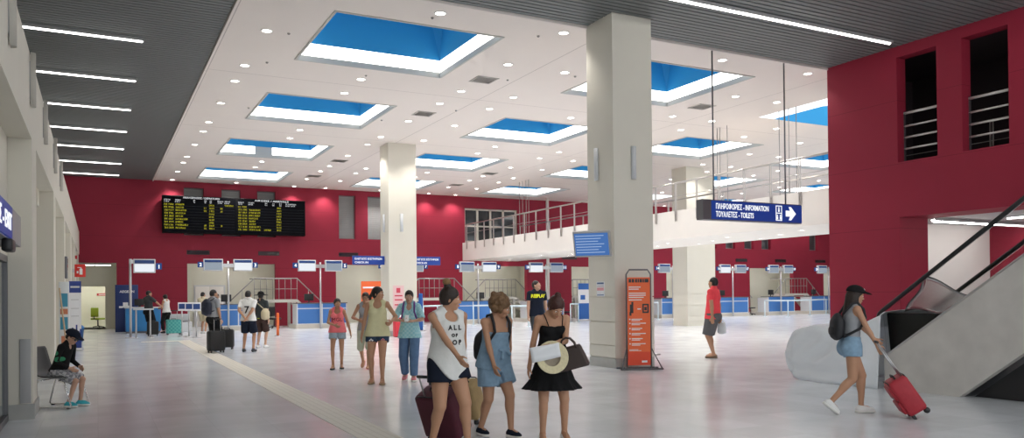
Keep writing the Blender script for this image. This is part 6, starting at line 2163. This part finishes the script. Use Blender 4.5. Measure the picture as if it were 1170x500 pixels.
# what the woman in black carries
F = T3[1]
w = F.wri[1]
t = on_fig(T3, 'paper_sheet', 'folded white paper sheet held by the woman in black dress', 'paper')
pc = w+V(.06, .095, -.072)
Mp = m4(rotz(.05) @ rotx(-.25) @ roty(.20), pc)
def _pp(bm):
    n = 8
    g = [[bm.verts.new(Mp @ Vector((-.145+.29*i/n, .012*math.sin(3*i/n+2*j)+.003, -.075+.15*j/4))) for j in range(5)] for i in range(n+1)]
    for i in range(n):
        for j in range(4): bm.faces.new((g[i][j], g[i+1][j], g[i+1][j+1], g[i][j+1])).smooth = True
o = part('sheet', M_PAPER, t, _pp); so = o.modifiers.new('thick', 'SOLIDIFY'); so.thickness = .002
o = part('folded_leaf', M_PAPER, t, lambda bm: box(bm, -.14, .14, -.012, -.010, -.07, .0, M=Mp))
t = on_fig(T3, 'straw_hat', 'cream straw hat held under the paper sheet, its opening showing', 'hat')
hc = w+V(-.015, .045, -.125)
Mh = m4(rotx(.15) @ rotz(.1), hc) @ Matrix.Rotation(-PI/2, 4, 'X')
part('brim', M_STRAW, t, lambda bm: lathe(bm, [(.088, -.006), (.12, .0), (.155, .012), (.163, .010), (.155, .006), (.12, -.006), (.088, -.012)], 40, M=Mh, cap=False))
part('crown', M_STRAWIN, t, lambda bm: lathe(bm, [(.090, -.008), (.087, -.03), (.075, -.05), (.05, -.058), (.001, -.06)], 32, M=Mh, cap=False))
t = on_fig(T3, 'handbag', 'dark brown handbag hanging from the left forearm of the woman in black dress', 'handbag')
hb = F.elb[1]*.70+w*.30+V(-.095, .04, -.155)
Rb = rotz(-.25) @ roty(.26)
def hbf(X):
    P = (X-hb) @ Rb
    z = P[..., 2]; t_ = np.clip((z+.115)/.23, 0, 1)
    wx = .175-.045*t_; wy = .075-.045*t_
    q = np.stack([np.abs(P[..., 0])-wx+.03, np.abs(P[..., 1])-wy+.025, np.abs(z)-.115+.025], -1)
    return (np.sqrt((np.maximum(q, 0)**2).sum(-1))+np.minimum(q.max(-1), 0)-.025)*.9
sdf_obj('body', [fn(hbf, hb-.32, hb+.32)], .008, M_HBAG, t)
for s in (-1, 1):
    bm = bmesh.new(); tube(bm, [hb+Rb @ V(x, s*.03, z) for x, z in ((-.08, .08), (-.07, .14), (-.04, .19), (0, .205), (.04, .19), (.07, .14), (.08, .08))], .010, 8); obj('handle', bm, M_HBAG, t)
bm = bmesh.new(); tube(bm, [hb+Rb @ V(-.12, 0, .11), hb+Rb @ V(.12, 0, .11)], .005, 6); obj('zip', bm, M_DSTEEL, t)

# the boy's chair
x, y = ground(79, 464.5)
ang = [o for o in bpy.data.objects if o.get('label', '').startswith('person, a boy')][0]
t = thing('shell_chair', 'grey shell chair on chrome sled base under the boy', 'chair', ang.location, ang.rotation_euler.z)
M_SHELL = mat('dark_grey_shell', (.06, .06, .062), .45)
def _shell(bm):
    prof = [(.02, .395), (.0, .41), (-.08, .405), (-.20, .40), (-.32, .405), (-.40, .44), (-.445, .53), (-.475, .66), (-.51, .80), (-.525, .83)]
    n = 8
    rows = []
    for i, (yy, zz) in enumerate(prof):
        wd = .205 if i < 6 else .205-.012*(i-5)
        rows.append([bm.verts.new((-wd+2*wd*j/n, yy-(.03*abs(2*j/n-1)**2*(-1 if i >= 6 else 0)), zz+(.03*abs(2*j/n-1)**3 if i < 6 else 0))) for j in range(n+1)])
    for A, B in zip(rows, rows[1:]):
        for j in range(n): bm.faces.new((A[j], A[j+1], B[j+1], B[j])).smooth = True
o = part('shell', M_SHELL, t, _shell); so = o.modifiers.new('thick', 'SOLIDIFY'); so.thickness = .012; so.offset = -1
def _base(bm):
    for s in (-1, 1):
        tube(bm, [(s*.2, -.06, .385), (s*.2, .02, .36), (s*.2, .12, .03), (s*.2, .10, .014), (s*.2, -.42, .014), (s*.2, -.45, .03), (s*.2, -.36, .36), (s*.2, -.30, .385)], .011, 8)
    tube(bm, [(-.2, -.30, .383), (.2, -.30, .383)], .010, 6); tube(bm, [(-.2, -.06, .383), (.2, -.06, .383)], .010, 6)
part('sled_base', mat('chrome', (.7, .7, .7), .15, metal=1.0), t, _base)
for s in (-1, 1):
    for yy in (-.40, .08): part('floor_glide', M_BLACK, t, lambda bm: box(bm, s*.2-.014, s*.2+.014, yy-.02, yy+.02, 0, .016))
